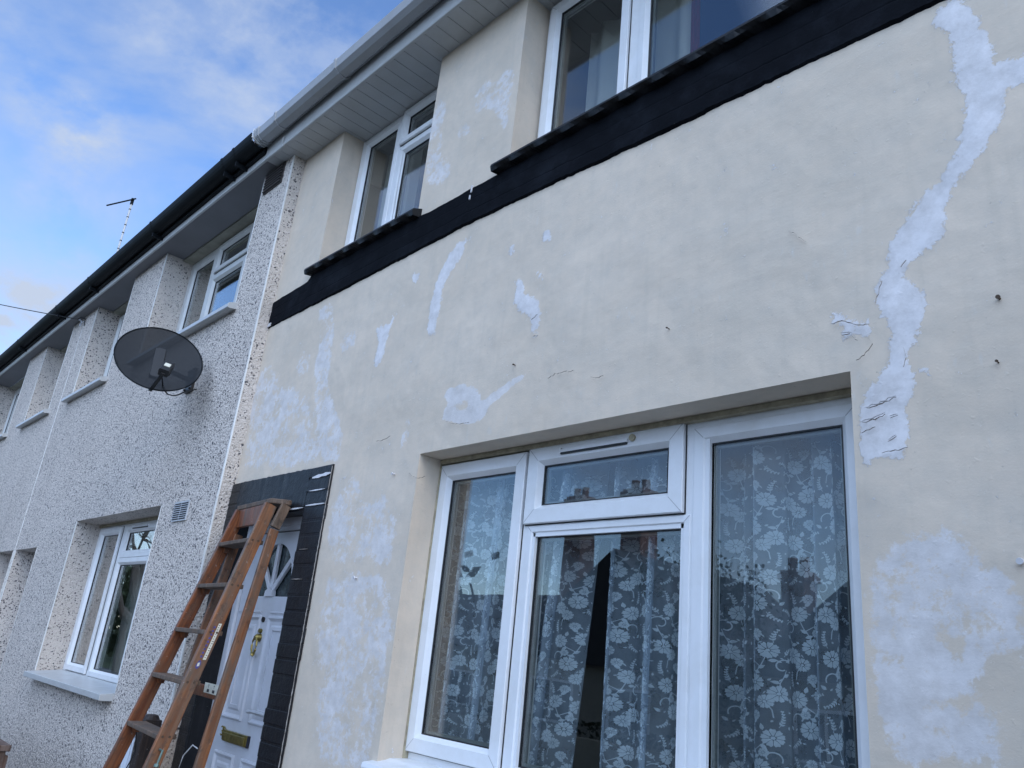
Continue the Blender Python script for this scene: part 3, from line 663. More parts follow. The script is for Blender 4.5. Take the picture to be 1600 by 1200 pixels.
for k in range(60):
    z1 = zc + ch
    if zc > 2.36: break
    z1 = min(z1, 2.372)
    dx = 0.008 if (k % 2) else -0.006
    brick(b, -3.742 + r2.uniform(-.006, .004), -3.516 + r2.uniform(-.007, .005), zc, z1)
    brick(b, PX + 0.003, -4.553, zc, z1); zc = z1
nl_ = 60; vs = []                                             # rendered lintel, painted over in vertical strokes
for k in range(nl_ + 1):
    x = -4.556 + 0.818 * k / nl_; yy = -0.0135 - 0.002 * soft_n(x, 0, 22); zt = 2.372 + 0.005 * soft_n(x, 1, 30)
    vs += [(x, 0.0, 2.157), (x, yy, 2.160), (x, yy - 0.001, zt - 0.004), (x, -0.001, zt)]
b.add(vs, [(4 * k + r, 4 * k + 4 + r, 4 * k + 5 + r, 4 * k + 1 + r) for k in range(nl_) for r in range(3)])
b.m = 0; b.box(PX + 0.004, -4.557, -0.0118, 0.0, 0, 2.366); b.box(-3.738, -3.521, -0.0118, 0.0, 0, 2.366)
# inner cheeks (painted reveal) of the doorway
b.box(-4.566, -4.552, -0.006, 0.1, 0, 2.156); b.box(-3.748, -3.728, -0.006, 0.1, 0, 2.156); b.box(-4.553, -3.742, -0.006, 0.1, 2.144, 2.157)
sur = b.build('door_surround', M['black'], house, bevel=0.0015)
r3 = random.Random(11)
b = MB(); zz = 0.02; up_ = []                                  # ragged sliver of bare edge between brick and render
while zz < 2.37: up_.append((-3.5165 + r3.uniform(-0.001, 0.003), zz)); zz += r3.uniform(0.006, 0.02)
dn_ = [(-3.5165 - (r3.uniform(0.0005, 0.005) if r3.random() < .45 else 0.0003), z) for x, z in up_]
b.add([(x, -0.0142, z) for x, z in up_] + [(x, -0.0165, z) for x, z in dn_], [(i, i + 1, len(up_) + i + 1, len(up_) + i) for i in range(len(up_) - 1)])
b.build('flaking_edge', M['rubble'], house, recalc=False)
def scrape(x0, x1, z, h, tilt=0.0):
    b = MB(); n = 9; top = []; bot = []
    for i in range(n):
        t = i / (n - 1); x = x0 + (x1 - x0) * t; hh = h * (0.35 + 0.65 * math.sin(math.pi * min(1, max(0, t)))) * r3.uniform(.5, 1.1)
        top.append((x, z + tilt * t + hh * .5)); bot.append((x, z + tilt * t - hh * .5))
    b.prism(top + bot[::-1], -0.0175, -0.012); b.build('paint_scrape', M['flake'] if z > 2.15 and h > .0085 else M['rubble'], house)
for s_ in ((-3.70, -3.525, 2.312, 0.022, .01), (-3.71, -3.55, 2.242, 0.009), (-3.715, -3.53, 2.166, 0.011), (-3.72, -3.62, 1.792, 0.004), (-3.95, -3.745, 2.158, 0.0088), (-3.70, -3.62, 1.94, 0.003)):
    scrape(*s_)

# the front door
yd = 0.098
b = MB(); b.ring(-4.555, -3.74, -0.02, 2.15, [(0, yd + 0.07), (0, yd - 0.012), (0.05, yd - 0.012), (0.06, yd), (0.06, yd + 0.07)])
b.box(-4.50, -3.79, yd - 0.008, yd + 0.06, 2.072, 2.10)
b.build('door_frame', M['door_paint'], house, bevel=0.002)
DX = -4.145
def fan_poly(cx, z0, hw, h, n=26, infl=0.0):
    pts = [(cx - hw, z0)]
    for k in range(n + 1):
        t = math.pi * (1 - k / n); pts.append((cx + (hw) * math.cos(t), z0 + 0.035 + (h - 0.035) * math.sin(t) ** 0.86))
    pts.append((cx + hw, z0)); return pts
fan = fan_poly(DX, 1.717, 0.205, 0.287)
# leaf with the sunburst light cut out: strips left, right, above
b = MB()
xa, xb_, z0d, z1d = -4.488, -3.802, 0.02, 2.066
b.box(xa, xb_, yd, yd + 0.044, z0d, 1.717)
n = len(fan); outl = []
for (x, z) in fan:
    t = (x - fan[0][0]) / (fan[-1][0] - fan[0][0]); outl.append((xa + (xb_ - xa) * t, z1d))
outl[0] = (xa, 1.717); outl[-1] = (xb_, 1.717); outl[1] = (xa, z1d); outl[-2] = (xb_, z1d)
vs = [(x, yd, z) for x, z in fan] + [(x, yd, z) for x, z in outl] + [(x, yd + 0.044, z) for x, z in fan] + [(x, yd + 0.044, z) for x, z in outl]
fs = []
for i in range(n - 1):
    fs += [(i, i + 1, n + i + 1, n + i), (2 * n + i, 3 * n + i, 3 * n + i + 1, 2 * n + i + 1), (i, 2 * n + i, 2 * n + i + 1, i + 1), (n + i, n + i + 1, 3 * n + i + 1, 3 * n + i)]
b.add(vs, fs)
leaf = b.build('door', M['door_paint'], house)
b = MB(); b.box(-4.494, -4.488, yd + 0.004, yd + 0.05, 0.02, 2.07); b.box(-3.802, -3.796, yd + 0.004, yd + 0.05, 0.02, 2.07); b.box(-4.494, -3.796, yd + 0.003, yd + 0.05, 2.066, 2.0722)
b.build('draught_gap', M['gasket'], leaf)
# raised mouldings of the panels
def mould(b, x0, x1, z0, z1):
    b.ring(x0, x1, z0, z1, [(0, yd + 0.001), (0.004, yd - 0.009), (0.012, yd - 0.011), (0.022, yd - 0.003), (0.030, yd + 0.001)])
    b.ring(x0 + 0.045, x1 - 0.045, z0 + 0.045, z1 - 0.045, [(0, yd + 0.001), (0.012, yd - 0.006), (0.03, yd - 0.007), (0.03, yd + 0.001)])
b = MB()
mould(b, -4.42, -4.185, 1.075, 1.615); mould(b, -4.105, -3.86, 1.075, 1.615); mould(b, -4.42, -4.185, 0.25, 0.915); mould(b, -4.105, -3.86, 0.25, 0.915)
b.box(-4.48, -4.20, yd - 0.006, yd + 0.001, 1.628, 1.637); b.box(-4.09, -3.81, yd - 0.006, yd + 0.001, 1.628, 1.637)
b.build('door_panel_moulding', M['door_paint'], leaf, bevel=0.0015)
b = MB(); b.prism(fan_poly(DX, 1.7175, 0.2045, 0.2865), yd + 0.02, yd + 0.026); b.build('door_glass', M['door_glass'], leaf)
b = MB()
hub = (DX, 1.735)
for dx, dz in ((-0.17, 0.19), (0.0, 0.265), (0.175, 0.185)):
    b.beam((hub[0] + dx * .05, yd + 0.006, hub[1] + dz * .05), (hub[0] + dx, yd + 0.006, hub[1] + dz), 0.03, 0.018, (dz, 0, -dx))
b.prism([(DX - 0.045, 1.716), (DX + 0.045, 1.716), (DX + 0.04, 1.745), (DX + 0.015, 1.757), (DX - 0.015, 1.757), (DX - 0.04, 1.745)], yd - 0.012, yd + 0.012)
b.build('glazing_bar', M['door_paint'], leaf)
b = MB(); b.box(-4.335, -4.058, yd - 0.018, yd, 0.968, 1.022); b.box(-4.325, -4.07, yd - 0.026, yd - 0.018, 0.975, 1.012)
b.m = 1; b.box(-4.058, -4.05, yd - 0.016, yd, 0.966, 1.022)
b.build('letterbox', [M['brass'], M['ink']], leaf, bevel=0.002)
# brass house number 30 beside the letterbox
def arc(cx, cz, r, a0, a1, y, n=10, sx=1.0): return [(cx + sx * r * math.cos(math.radians(a0 + (a1 - a0) * k / n)), y, cz + r * math.sin(math.radians(a0 + (a1 - a0) * k / n))) for k in range(n + 1)]
b = MB(); b.tube(arc(-4.378, 1.022, 0.011, 150, -90, yd - 0.006), 0.0035, 6); b.tube(arc(-4.378, 1.0, 0.011, 90, -150, yd - 0.006), 0.0035, 6)
b.tube(arc(-4.352, 1.011, 0.021, 0, 360, yd - 0.006, 16, 0.5), 0.0035, 6)
b.build('house_number', M['brass'], leaf)
b = MB(); b.tube([(-4.157, yd, 1.594), (-4.157, yd - 0.008, 1.594)], 0.014, 12); b.build('peephole', M['iron'], leaf)
b = MB()
b.tube([(-4.16, yd, 1.535), (-4.16, yd - 0.014, 1.535)], 0.012, 10); b.tube([(-4.16, yd - 0.002, 1.50), (-4.16, yd - 0.02, 1.50), (-4.16, yd - 0.03, 1.495)], 0.022, 12, 0.012)
b.tube([(-4.16, yd - 0.02, 1.505)] + [(-4.16 - 0.026 * math.sin(math.radians(a)), yd - 0.026, 1.458 + 0.042 * math.cos(math.radians(a))) for a in range(0, 361, 30)], 0.0055, 8)
b.tube([(-4.16, yd - 0.02, 1.42), (-4.16, yd - 0.03, 1.405)], 0.010, 10)
b.build('door_knocker', M['brass'], leaf)
b = MB(); b.box(-3.90, -3.865, yd - 0.008, yd, 1.03, 1.2); b.tube([(-3.883, yd - 0.004, 1.143), (-3.883, yd - 0.045, 1.143), (-3.90, yd - 0.05, 1.143), (-4.0, yd - 0.048, 1.143), (-4.05, yd - 0.046, 1.139)], 0.009, 8)
b.build('door_handle', M['steel'], leaf)

# eaves: soffit boards with joints, fascia, gutter
def eaves_soffit_boards(x0, x1, ya, yb, board=0.0985, gap=0.004, z=E_Z):
    b = MB(); x = x0
    while x < x1:
        xe = min(x + board, x1); b.box(x, xe - gap, ya, yb, z, z + 0.012); b.box(xe - gap, xe, ya, yb, z + 0.006, z + 0.012); x = xe
    return b
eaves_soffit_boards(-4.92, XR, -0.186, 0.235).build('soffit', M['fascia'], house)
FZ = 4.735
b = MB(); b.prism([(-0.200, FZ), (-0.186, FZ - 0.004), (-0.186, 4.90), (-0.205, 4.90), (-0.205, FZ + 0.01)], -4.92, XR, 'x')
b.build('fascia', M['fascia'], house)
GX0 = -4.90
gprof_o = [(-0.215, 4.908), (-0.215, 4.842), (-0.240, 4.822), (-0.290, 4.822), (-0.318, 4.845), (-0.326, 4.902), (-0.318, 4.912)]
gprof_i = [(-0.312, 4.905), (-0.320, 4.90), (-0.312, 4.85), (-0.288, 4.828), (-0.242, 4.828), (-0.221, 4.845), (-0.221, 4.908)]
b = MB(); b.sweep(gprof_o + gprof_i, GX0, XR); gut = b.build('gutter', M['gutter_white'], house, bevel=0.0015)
def gbracket(x, wdt=0.022, mt=None, parent=None, name='gutter_bracket', prof=None, grow=1.12):
    prof = prof or gprof_o; cy = sum(p[0] for p in prof) / len(prof); cz = sum(p[1] for p in prof) / len(prof)
    pr = [(cy + (y - cy) * grow, cz + (z - cz) * grow) for y, z in prof]
    b = MB(); b.sweep(pr, x, x + wdt); return b.build(name, mt or M['gutter_white'], parent)
for x in (-4.60, -3.82, -2.80, -1.8, -0.8): gbracket(x, parent=gut)
for x in (-4.90, -4.868, -4.84): gbracket(x, 0.012, parent=gut, name='gutter_union', grow=1.14)
b = MB(); 
for k in range(5):
    a = k * 0.9; b.tube([(GX0 - 0.01 + 0.008 * k, -0.33 + 0.012 * math.sin(a), 4.93 - 0.03 * k), (GX0 + 0.0 + 0.01 * k, -0.335, 4.85 - 0.006 * k), (GX0 + 0.02, -0.29 + 0.006 * k, 4.812)], 0.0025, 5)
b.build('frayed_tie', M['cable_white'], gut)
b = MB(); b.tube([(-4.63, -0.212, 4.80), (-4.63, -0.214, 4.755), (-4.635, -0.204, 4.728), (-4.64, -0.196, 4.727), (-4.62, -0.20, 4.735), (-4.61, -0.208, 4.728)], 0.004, 6)
b.build('loose_cable', M['cable_white'], gut)

def roof(parent, x0, x1, ridge_y=3.7, ez=4.93, pitch=34):
    b = MB(); rz = ez + (ridge_y + 0.29) * math.tan(math.radians(pitch)); rows = 14
    for k in range(rows):
        t0 = k / rows; t1 = (k + 1) / rows
        y0 = -0.27 + (ridge_y + 0.27) * t0; y1 = -0.27 + (ridge_y + 0.27) * t1; z0 = ez + (rz - ez) * t0; z1 = ez + (rz - ez) * t1
        b.prism([(y0, z0 + 0.022), (y1, z1 + 0.004), (y1, z1 - 0.02), (y0, z0 - 0.01)], x0, x1, 'x')
    b.prism([(ridge_y, rz + 0.004), (7.9, ez), (7.9, ez - 0.03), (ridge_y, rz - 0.03)], x0, x1, 'x')
    b.prism([(ridge_y - 0.12, rz - 0.04), (ridge_y, rz + 0.06), (ridge_y + 0.12, rz - 0.04)], x0, x1, 'x')
    return b.build('roof', M['tile'], parent)
roof(house, -4.9, XR)
b = MB()                                                      # felt and dark void behind the gutter
b.box(-4.92, XR, -0.2, 0.0, 4.902, 4.92); b.build('eaves_felt', M['ink'], house)

# screws, nail heads and old fixings left in the render
for (x, z, r) in ((-0.486, 2.451, 0.0055), (-0.506, 1.817, 0.0075), (-2.22, 2.641, 0.0035), (-3.151, 1.797, 0.007), (-2.969, 2.262, 0.006), (-1.465, 2.615, 0.003), (-0.505, 2.287, 0.0035)):
    b = MB(); b.tube([(x, 0.0, z), (x, -0.012, z)], r * 0.55, 8); b.tube([(x, -0.012, z), (x, -0.017, z - 0.001)], r, 9)
    b.build('wall_fixing', M['screw'] if r == 0.0055 or r < 0.004 else M['flake'], house)
# hairline cracks and lifted paint
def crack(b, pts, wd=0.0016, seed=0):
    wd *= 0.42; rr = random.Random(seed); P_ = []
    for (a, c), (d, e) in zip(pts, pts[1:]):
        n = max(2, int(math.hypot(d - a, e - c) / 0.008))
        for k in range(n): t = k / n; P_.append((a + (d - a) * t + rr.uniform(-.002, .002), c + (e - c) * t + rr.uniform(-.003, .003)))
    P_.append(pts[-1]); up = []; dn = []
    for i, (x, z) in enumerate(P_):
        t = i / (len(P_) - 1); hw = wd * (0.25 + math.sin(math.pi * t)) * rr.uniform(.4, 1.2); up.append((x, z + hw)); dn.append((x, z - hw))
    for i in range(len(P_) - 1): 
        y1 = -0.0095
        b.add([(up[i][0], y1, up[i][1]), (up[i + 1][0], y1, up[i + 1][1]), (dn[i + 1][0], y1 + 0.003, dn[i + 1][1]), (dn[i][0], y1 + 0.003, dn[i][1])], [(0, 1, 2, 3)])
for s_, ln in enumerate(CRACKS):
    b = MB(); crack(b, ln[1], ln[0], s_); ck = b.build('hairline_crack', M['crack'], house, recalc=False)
    if ln[0] >= 0.002:
        b = MB(); crack(b, [(x, z + 0.0030) for x, z in ln[1]], 0.0014, s_ + 50); b.v = [(x, y - 0.003, z) for x, y, z in b.v]; b.build('lifted_paint', M['flake'], ck, recalc=False)

# ------------------------------------------------------------------ lace net curtains
def lace_motif():
    """polygons (u,v) of one floral repeat about 0.27 x 0.42"""
    polys = []
    def flower(cx, cy, r, rot):
        for k in range(9):
            a = rot + 2 * math.pi * k / 9; da = 2 * math.pi / 9 * 0.47
            polys.append([(cx + r * q * math.cos(a + w_), cy + r * q * math.sin(a + w_)) for q, w_ in ((.26, -da * .7), (.80, -da), (1.0, -da * .6), (.94, 0), (1.04, da * .5), (.84, da), (.26, da * .7))])
        polys.append([(cx + r * .2 * math.cos(t * math.pi / 3), cy + r * .2 * math.sin(t * math.pi / 3)) for t in range(6)])
    def leafp(x, y, a, l_, w_):
        c, s = math.cos(a), math.sin(a)
        polys.append([(x + c * p * l_ - s * q * w_, y + s * p * l_ + c * q * w_) for p, q in ((0, 0), (.3, .5), (.6, .45), (1, 0), (.6, -.4), (.3, -.45))])
    def stem(pts, w_=0.0022):
        for (a, c), (d, e) in zip(pts, pts[1:]):
            L_ = math.hypot(d - a, e - c) or 1; nx, ny = -(e - c) / L_ * w_, (d - a) / L_ * w_
            polys.append([(a + nx, c + ny), (d + nx, e + ny), (d - nx, e - ny), (a - nx, c - ny)])
    def spray(x, y, a, n, l_):
        pts = [(x + math.cos(a + .5 * k / n) * l_ * k / n, y + math.sin(a + .5 * k / n) * l_ * k / n) for k in range(n + 1)]
        stem(pts, 0.0013)
        for k in range(1, n + 1):
            leafp(*pts[k], a + .8 + .5 * k / n, 0.017 * (1.2 - .6 * k / n), 0.009); leafp(*pts[k], a - .7 + .5 * k / n, 0.017 * (1.2 - .6 * k / n), 0.009)
    flower(0.055, 0.075, 0.043, .2); flower(0.150, 0.125, 0.046, .6); flower(0.105, 0.030, 0.035, .1)
    flower(0.205, 0.275, 0.045, .9); flower(0.090, 0.300, 0.043, .4); 
    stem([(0.15, 0.13), (0.14, 0.18), (0.115, 0.22), (0.10, 0.26), (0.09, 0.30)]); stem([(0.12, 0.21), (0.16, 0.235), (0.205, 0.275)])
    stem([(0.055, 0.08), (0.05, 0.13), (0.03, 0.17), (0.02, 0.2)]); stem([(0.105, 0.03), (0.08, -0.01), (0.075, -0.05)])
    cx, cy = 0.035, 0.215                                       # scroll
    stem([(cx + (0.045 - 0.0028 * k) * math.cos(2.6 - .42 * k), cy + (0.045 - 0.0028 * k) * math.sin(2.6 - .42 * k)) for k in range(12)], 0.003)
    cx, cy = 0.20, 0.175
    stem([(cx + (0.04 - 0.0025 * k) * math.cos(-.5 + .42 * k), cy + (0.04 - 0.0025 * k) * math.sin(-.5 + .42 * k)) for k in range(11)], 0.003)
    spray(0.225, 0.33, .9, 6, 0.08); spray(0.03, 0.27, 2.0, 5, 0.07); spray(0.19, 0.08, -1.2, 5, 0.07); spray(0.07, 0.34, 1.3, 5, 0.07)
    for x, y, a in ((0.12, .175, .3), (.13, .2, 2.6), (.09, .245, 3.0), (.16, .24, -.8), (.05, .13, .2), (.035, .165, 2.7), (.17, .31, 1.8), (.12, .345, .7), (.235, .12, .6), (.01, .05, 3.6)):
        leafp(x, y, a, 0.036, 0.019)
    for x, y, r in ((0.17, 0.20, 0.022), (0.135, 0.385, 0.026)): flower(x, y, r, x * 9)

    q_ = random.Random(31)
    for k in range(26): leafp(q_.uniform(0, .28), q_.uniform(0, .42), q_.uniform(0, 6.28), q_.uniform(.012, .022), q_.uniform(.006, .011))
    return [[(u * 0.53, v * 0.53) for u, v in p] for p in polys]
MOTIF = lace_motif()
def net_curtain(x0, x1, z0, z1, y, label, seed, edge=None, full=1.35, lace_top=0.06):
    rr = random.Random(seed); Lf = (x1 - x0) * full
    ph = [rr.uniform(0, 6.28) for _ in range(3)]
    def S(u, v):
        """fabric coordinate u in [0,Lf], v in [0,1] down"""
        t = u / Lf
        x = x0 + (x1 - x0) * t + 0.046 * math.sin(2 * math.pi * u / 0.27 + ph[0] + .5 * v) * (0.5 + .5 * math.sin(u * 3.1 + ph[1])) + 0.012 * math.sin(2 * math.pi * u / 0.11 + ph[2])
        yy = y + 0.036 * math.cos(2 * math.pi * u / 0.27 + ph[0] + .5 * v) + 0.012 * math.cos(2 * math.pi * u / 0.11 + ph[2] + .3 * v) + 0.02 * math.sin(2 * math.pi * u / 0.61 + ph[1])
        if edge: x += edge(t, v)
        return (x, yy, z1 + (z0 - z1) * v)
    nu = int(Lf / 0.008); nvv = 14
    b = MB(); b.add([S(Lf * i / nu, j / nvv) for j in range(nvv + 1) for i in range(nu + 1)],
                    [(j * (nu + 1) + i, j * (nu + 1) + i + 1, (j + 1) * (nu + 1) + i + 1, (j + 1) * (nu + 1) + i) for j in range(nvv) for i in range(nu)])
    o = b.build('net_curtain', M['net'], recalc=False, smooth=True); tag(o, label, 'net curtain', 'lace net curtains behind the wide ground floor window')
    b = MB(); H = z1 - z0
    cw, chh = 0.150, 0.226
    for ci in range(-1, int(Lf / cw) + 2):
        for cj in range(-1, int(H / chh) + 2):
            off = 0.11 if ci % 2 else 0.0
            for pl in MOTIF:
                pts = [((u if (ci + cj) % 2 else cw - u) + ci * cw, (H - lace_top) - chh - (cj * chh) + v - off + chh) for u, v in pl]
                if any(u < 0.003 or u > Lf - 0.003 or v < 0.01 or v > H - lace_top for u, v in pts): continue
                b.add([(lambda q: (q[0], q[1] - 0.0015, q[2]))(S(u, 1 - v / H)) for u, v in pts], [tuple(range(len(pts)))])
    b.build('lace_pattern', M['lace'], o, recalc=False)
    return o
net_curtain(-3.06, -1.97, 1.02, 2.30, 0.275, 'white floral lace net curtain in the left half of the wide ground floor window', 5, edge=lambda t, v: -0.02 - 0.11 * v * t ** 3)
net_curtain(-1.875, -0.78, 1.02, 2.30, 0.275, 'white floral lace net curtain in the right half of the wide ground floor window', 9, edge=lambda t, v: 0.0)
b = MB(); b.tube([(-3.08, 0.275, 2.31), (-0.8, 0.275, 2.31)], 0.006, 6); tag(b.build('curtain_wire', M['cable_white']), 'thin wire holding the lace net curtains behind the wide ground floor window', 'curtain wire')

wavy_curtain('curtain', ident, -4.10, -3.72, 3.70, 4.72, 0.33, M['beige_curtain'], 'pale curtain drawn behind the left light of the small cream-house upstairs window')
wavy_curtain('curtain', ident, -2.33, -1.66, 3.70, 4.72, 0.40, M['beige_curtain'], 'pale curtain at the left of the wide upstairs window at the top of the picture', lam=0.16)
wavy_curtain('curtain', ident, -1.67, -1.615, 3.70, 4.72, 0.37, M['red_curtain'], 'narrow dark red curtain edge hanging in the wide upstairs window', lam=0.05, amp=0.012)
wavy_curtain('window_blind', ident, -1.60, -0.50, 3.70, 4.72, 0.34, M['navy_blind'], 'dark navy blind filling the right of the wide upstairs window', cat='blind', lam=2.0, amp=0.003)

# ================================================================== PEBBLEDASH HOUSES (a mirrored pair)
SYM = -9.485
def pebble_house(T, label, mirror):
    root = empty('pebbledash_house', T((-7.1, 0, 0)), label, 'house', 'pebbledash terraced houses')
    XL = SYM if not mirror else SYM
    x0, x1 = SYM, PX
    A = (-7.05, -5.13, 3.69, 4.80); B_ = (-9.04, -7.885, 3.69, 4.80); G = (-7.53, -5.595, 1.07, 2.288); Dr = (-9.44, -8.62, 0.0, 2.10)
    ops = (A, B_, G, Dr)
    cx = [c for o in ops for c in o[:2]]; cz = [c for o in ops for c in o[2:] if c < E_Z]
    gx = lines(x0, x1, 0.05, cx); gz = lines(0, E_Z + 0.02, 0.05, cz)
    yw = lambda x, z: NY - 0.002 * soft_n(x, z, 2.2, 7)
    vs, fs = wall_grid(gx, gz, ops, yw)
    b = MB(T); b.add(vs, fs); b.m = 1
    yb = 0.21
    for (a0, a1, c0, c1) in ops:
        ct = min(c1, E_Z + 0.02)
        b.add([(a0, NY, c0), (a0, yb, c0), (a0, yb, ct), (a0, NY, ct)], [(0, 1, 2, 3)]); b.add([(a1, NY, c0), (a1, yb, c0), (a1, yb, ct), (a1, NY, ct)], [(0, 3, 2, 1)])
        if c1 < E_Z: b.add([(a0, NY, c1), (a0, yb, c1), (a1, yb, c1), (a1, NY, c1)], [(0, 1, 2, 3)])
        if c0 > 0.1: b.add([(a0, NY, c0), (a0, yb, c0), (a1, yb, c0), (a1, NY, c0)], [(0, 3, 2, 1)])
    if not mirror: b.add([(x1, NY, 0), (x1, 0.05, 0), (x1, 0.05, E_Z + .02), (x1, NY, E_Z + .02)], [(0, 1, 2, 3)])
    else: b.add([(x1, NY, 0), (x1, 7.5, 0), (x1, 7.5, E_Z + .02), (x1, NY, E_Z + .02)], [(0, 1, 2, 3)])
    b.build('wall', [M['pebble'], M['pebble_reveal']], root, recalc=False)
    b = MB(T); b.box(x0, x1 - .002, 7.4, 7.6, 0, E_Z); b.build('rear_wall', M['far_render'], root)
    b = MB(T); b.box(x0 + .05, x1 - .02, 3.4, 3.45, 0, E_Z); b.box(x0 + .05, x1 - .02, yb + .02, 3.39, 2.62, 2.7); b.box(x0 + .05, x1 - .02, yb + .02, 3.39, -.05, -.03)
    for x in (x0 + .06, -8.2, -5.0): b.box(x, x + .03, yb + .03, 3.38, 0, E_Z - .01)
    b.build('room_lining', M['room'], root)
    # corner beads
    W = 0.007
    def bead(*a):
        b = MB(T); b.box(*a); b.build('corner_bead', M['cornerbead'], root)
    if not mirror: bead(x1 - W, x1 + 0.002, NY - 0.0035, NY + 0.006, 0.0, E_Z - 0.002)
    for (a0, a1, c0, c1) in ops:
        zt = min(c1, E_Z) - 0.004
        bead(a0 - W, a0 + 0.002, NY - 0.0035, NY + 0.004, c0 + 0.01, zt); bead(a1 - 0.002, a1 + 0.004, NY - 0.0015, NY + 0.004, c0 + 0.01, zt)
    if not mirror: bead(x0 - 0.004, x0 + 0.004, NY - 0.003, NY, 0, E_Z - 0.002)
    # windows
    y5 = 0.153
    make_window(root, T, A[0], A[1], 3.80, 4.72, y5, [(-6.50, -6.37, 3.82, 4.70), (-6.39, -5.75, 4.40, 4.47)],
                [dict(r=(-6.99, -6.46, 3.83, 4.685), w=0.055), dict(r=(-6.41, -5.74, 4.43, 4.70), sash=True, w=0.055), dict(r=(-6.41, -5.74, 3.83, 4.395), sash=True, w=0.06),
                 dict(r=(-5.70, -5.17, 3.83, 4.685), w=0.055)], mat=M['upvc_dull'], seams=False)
    make_window(root, T, B_[0], B_[1], 3.80, 4.72, y5, [(-8.50, -8.43, 3.82, 4.70)],
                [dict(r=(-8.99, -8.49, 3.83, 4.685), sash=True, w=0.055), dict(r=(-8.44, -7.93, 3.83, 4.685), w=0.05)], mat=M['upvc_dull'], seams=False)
    y1 = 0.112
    make_window(root, T, G[0], G[1], 1.085, 2.262, y1, [(-6.90, -6.79, 1.12, 2.24), (-6.80, -6.15, 1.975, 2.045)],
                [dict(r=(-7.44, -6.91, 1.105, 2.245), sash=True, w=0.058), dict(r=(-6.835, -6.12, 1.99, 2.245), w=0.055, vent=(-6.68, -6.35, 2.222)), dict(r=(-6.835, -6.12, 1.10, 1.985), sash=True, w=0.052),
                 dict(r=(-6.09, -5.62, 1.105, 2.245), w=0.05)], seams=False)
    b = MB(T); b.box(G[0] + .002, G[1] - .002, 0.10, 0.13, 2.262, 2.286); b.build('sealant', M['mastic'], root)
    b = MB(T); b.box(Dr[0], Dr[1], 0.17, 0.22, 0.0, 2.06); b.box(Dr[0] + .12, Dr[1] - .12, 0.16, 0.17, 1.1, 1.9); b.box(Dr[0] + .12, Dr[1] - .12, 0.16, 0.17, .25, .95)
    dd = b.build('door', M['door_paint'], root, bevel=0.004)
    b = MB(T); b.tube([(-8.75, .17, 1.05), (-8.75, .12, 1.05), (-8.85, .12, 1.05)], 0.01, 8); b.build('handle', M['brass'], dd)
    # head strips between soffit and upstairs frames
    b = MB(T)
    for o in (A, B_): b.box(o[0], o[1], 0.06, 0.2, 4.722, E_Z - .001)
    b.build('lintel', M['lintel_stain'], root)
    # sills
    for (s0, s1, zt, yfr) in ((A[0] - .07, A[1] + .045, 3.665, -0.155), (B_[0] - .09, B_[1] + .02, 3.665, -0.155)):
        b = MB(T); b.prism([(yfr, zt - 0.004), (yfr, zt - 0.032), (yfr + 0.02, zt - 0.036), (0.2, zt + 0.02), (0.2, zt + 0.135), (yfr + 0.012, zt + 0.006)], s0, s1, 'x'); b.build('window_sill', M['fascia'], root, bevel=0.002)
    b = MB(T); b.prism([(-0.172, 1.068), (-0.172, 1.030), (-0.155, 1.028), (0.16, 1.03), (0.16, 1.100), (0.10, 1.098)], -7.50, -5.61, 'x'); b.build('window_sill', M['fascia'], root, bevel=0.003)
    # air vents: slotted plate low down and a louvred one under the soffit
    def vent(v0, v1, z0, z1, dark=False):
        b = MB(T); b.box(v0, v1, NY - 0.010, NY - 0.001, z0, z1); b.m = 1; n = 8; hgt = (z1 - z0 - 0.016) / n
        for k in range(n):
            z = z0 + 0.010 + k * hgt; mid = (v0 + v1) / 2
            for (c0, c1) in ((v0 + 0.012, mid - 0.006), (mid + 0.006, v1 - 0.012)): b.box(c0, c1, NY - 0.0115, NY - 0.008, z, z + hgt * 0.52)
        if dark:
            b.box(v0 + .004, v1 - .004, NY - 0.0118, NY - 0.0112, z0 + .004, z1 - .004); b.m = 0
            for k in range(7): b.box(v0 + .006, v1 - .006, NY - 0.022, NY - 0.012, z0 + 0.010 + k * (z1 - z0) / 7.3, z0 + 0.017 + k * (z1 - z0) / 7.3)
        b.build('air_vent', [M['vent_grille'] if not dark else M['vent_slat'], M['vent_dark']], root)
    vent(-5.325, -5.085, 2.155, 2.285); vent(-5.075, -4.80, 4.56, 4.735, True)
    # eaves
    b = MB(T); b.box(x0, x1 - 0.24 if not mirror else x1 + .2, -0.186, 0.06, E_Z, E_Z + 0.012)
    if not mirror:
        pass
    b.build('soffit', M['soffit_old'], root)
    xe = GX0 - 0.004 if not mirror else x1 + 0.2
    b = MB(T); b.prism([(-0.200, FZ), (-0.186, FZ - 0.004), (-0.186, 4.90), (-0.205, 4.90), (-0.205, FZ + 0.01)], x0, -4.922 if not mirror else x1 + .2, 'x'); b.build('fascia', M['fascia'], root)
    pr = [(-0.21 - 0.062 + 0.072 * math.cos(math.radians(a)), 4.885 + 0.085 * math.sin(math.radians(a))) for a in range(-180, 1, 15)]
    pi = [(-0.21 - 0.062 + 0.066 * math.cos(math.radians(a)), 4.885 + 0.079 * math.sin(math.radians(a))) for a in range(0, -181, -15)]
    b = MB(T); b.sweep(pr + pi, x0, xe); b.box(x0, xe, -0.232, -0.2055, 4.78, 4.90)
    g = b.build('gutter', M['gutter_black'], root)
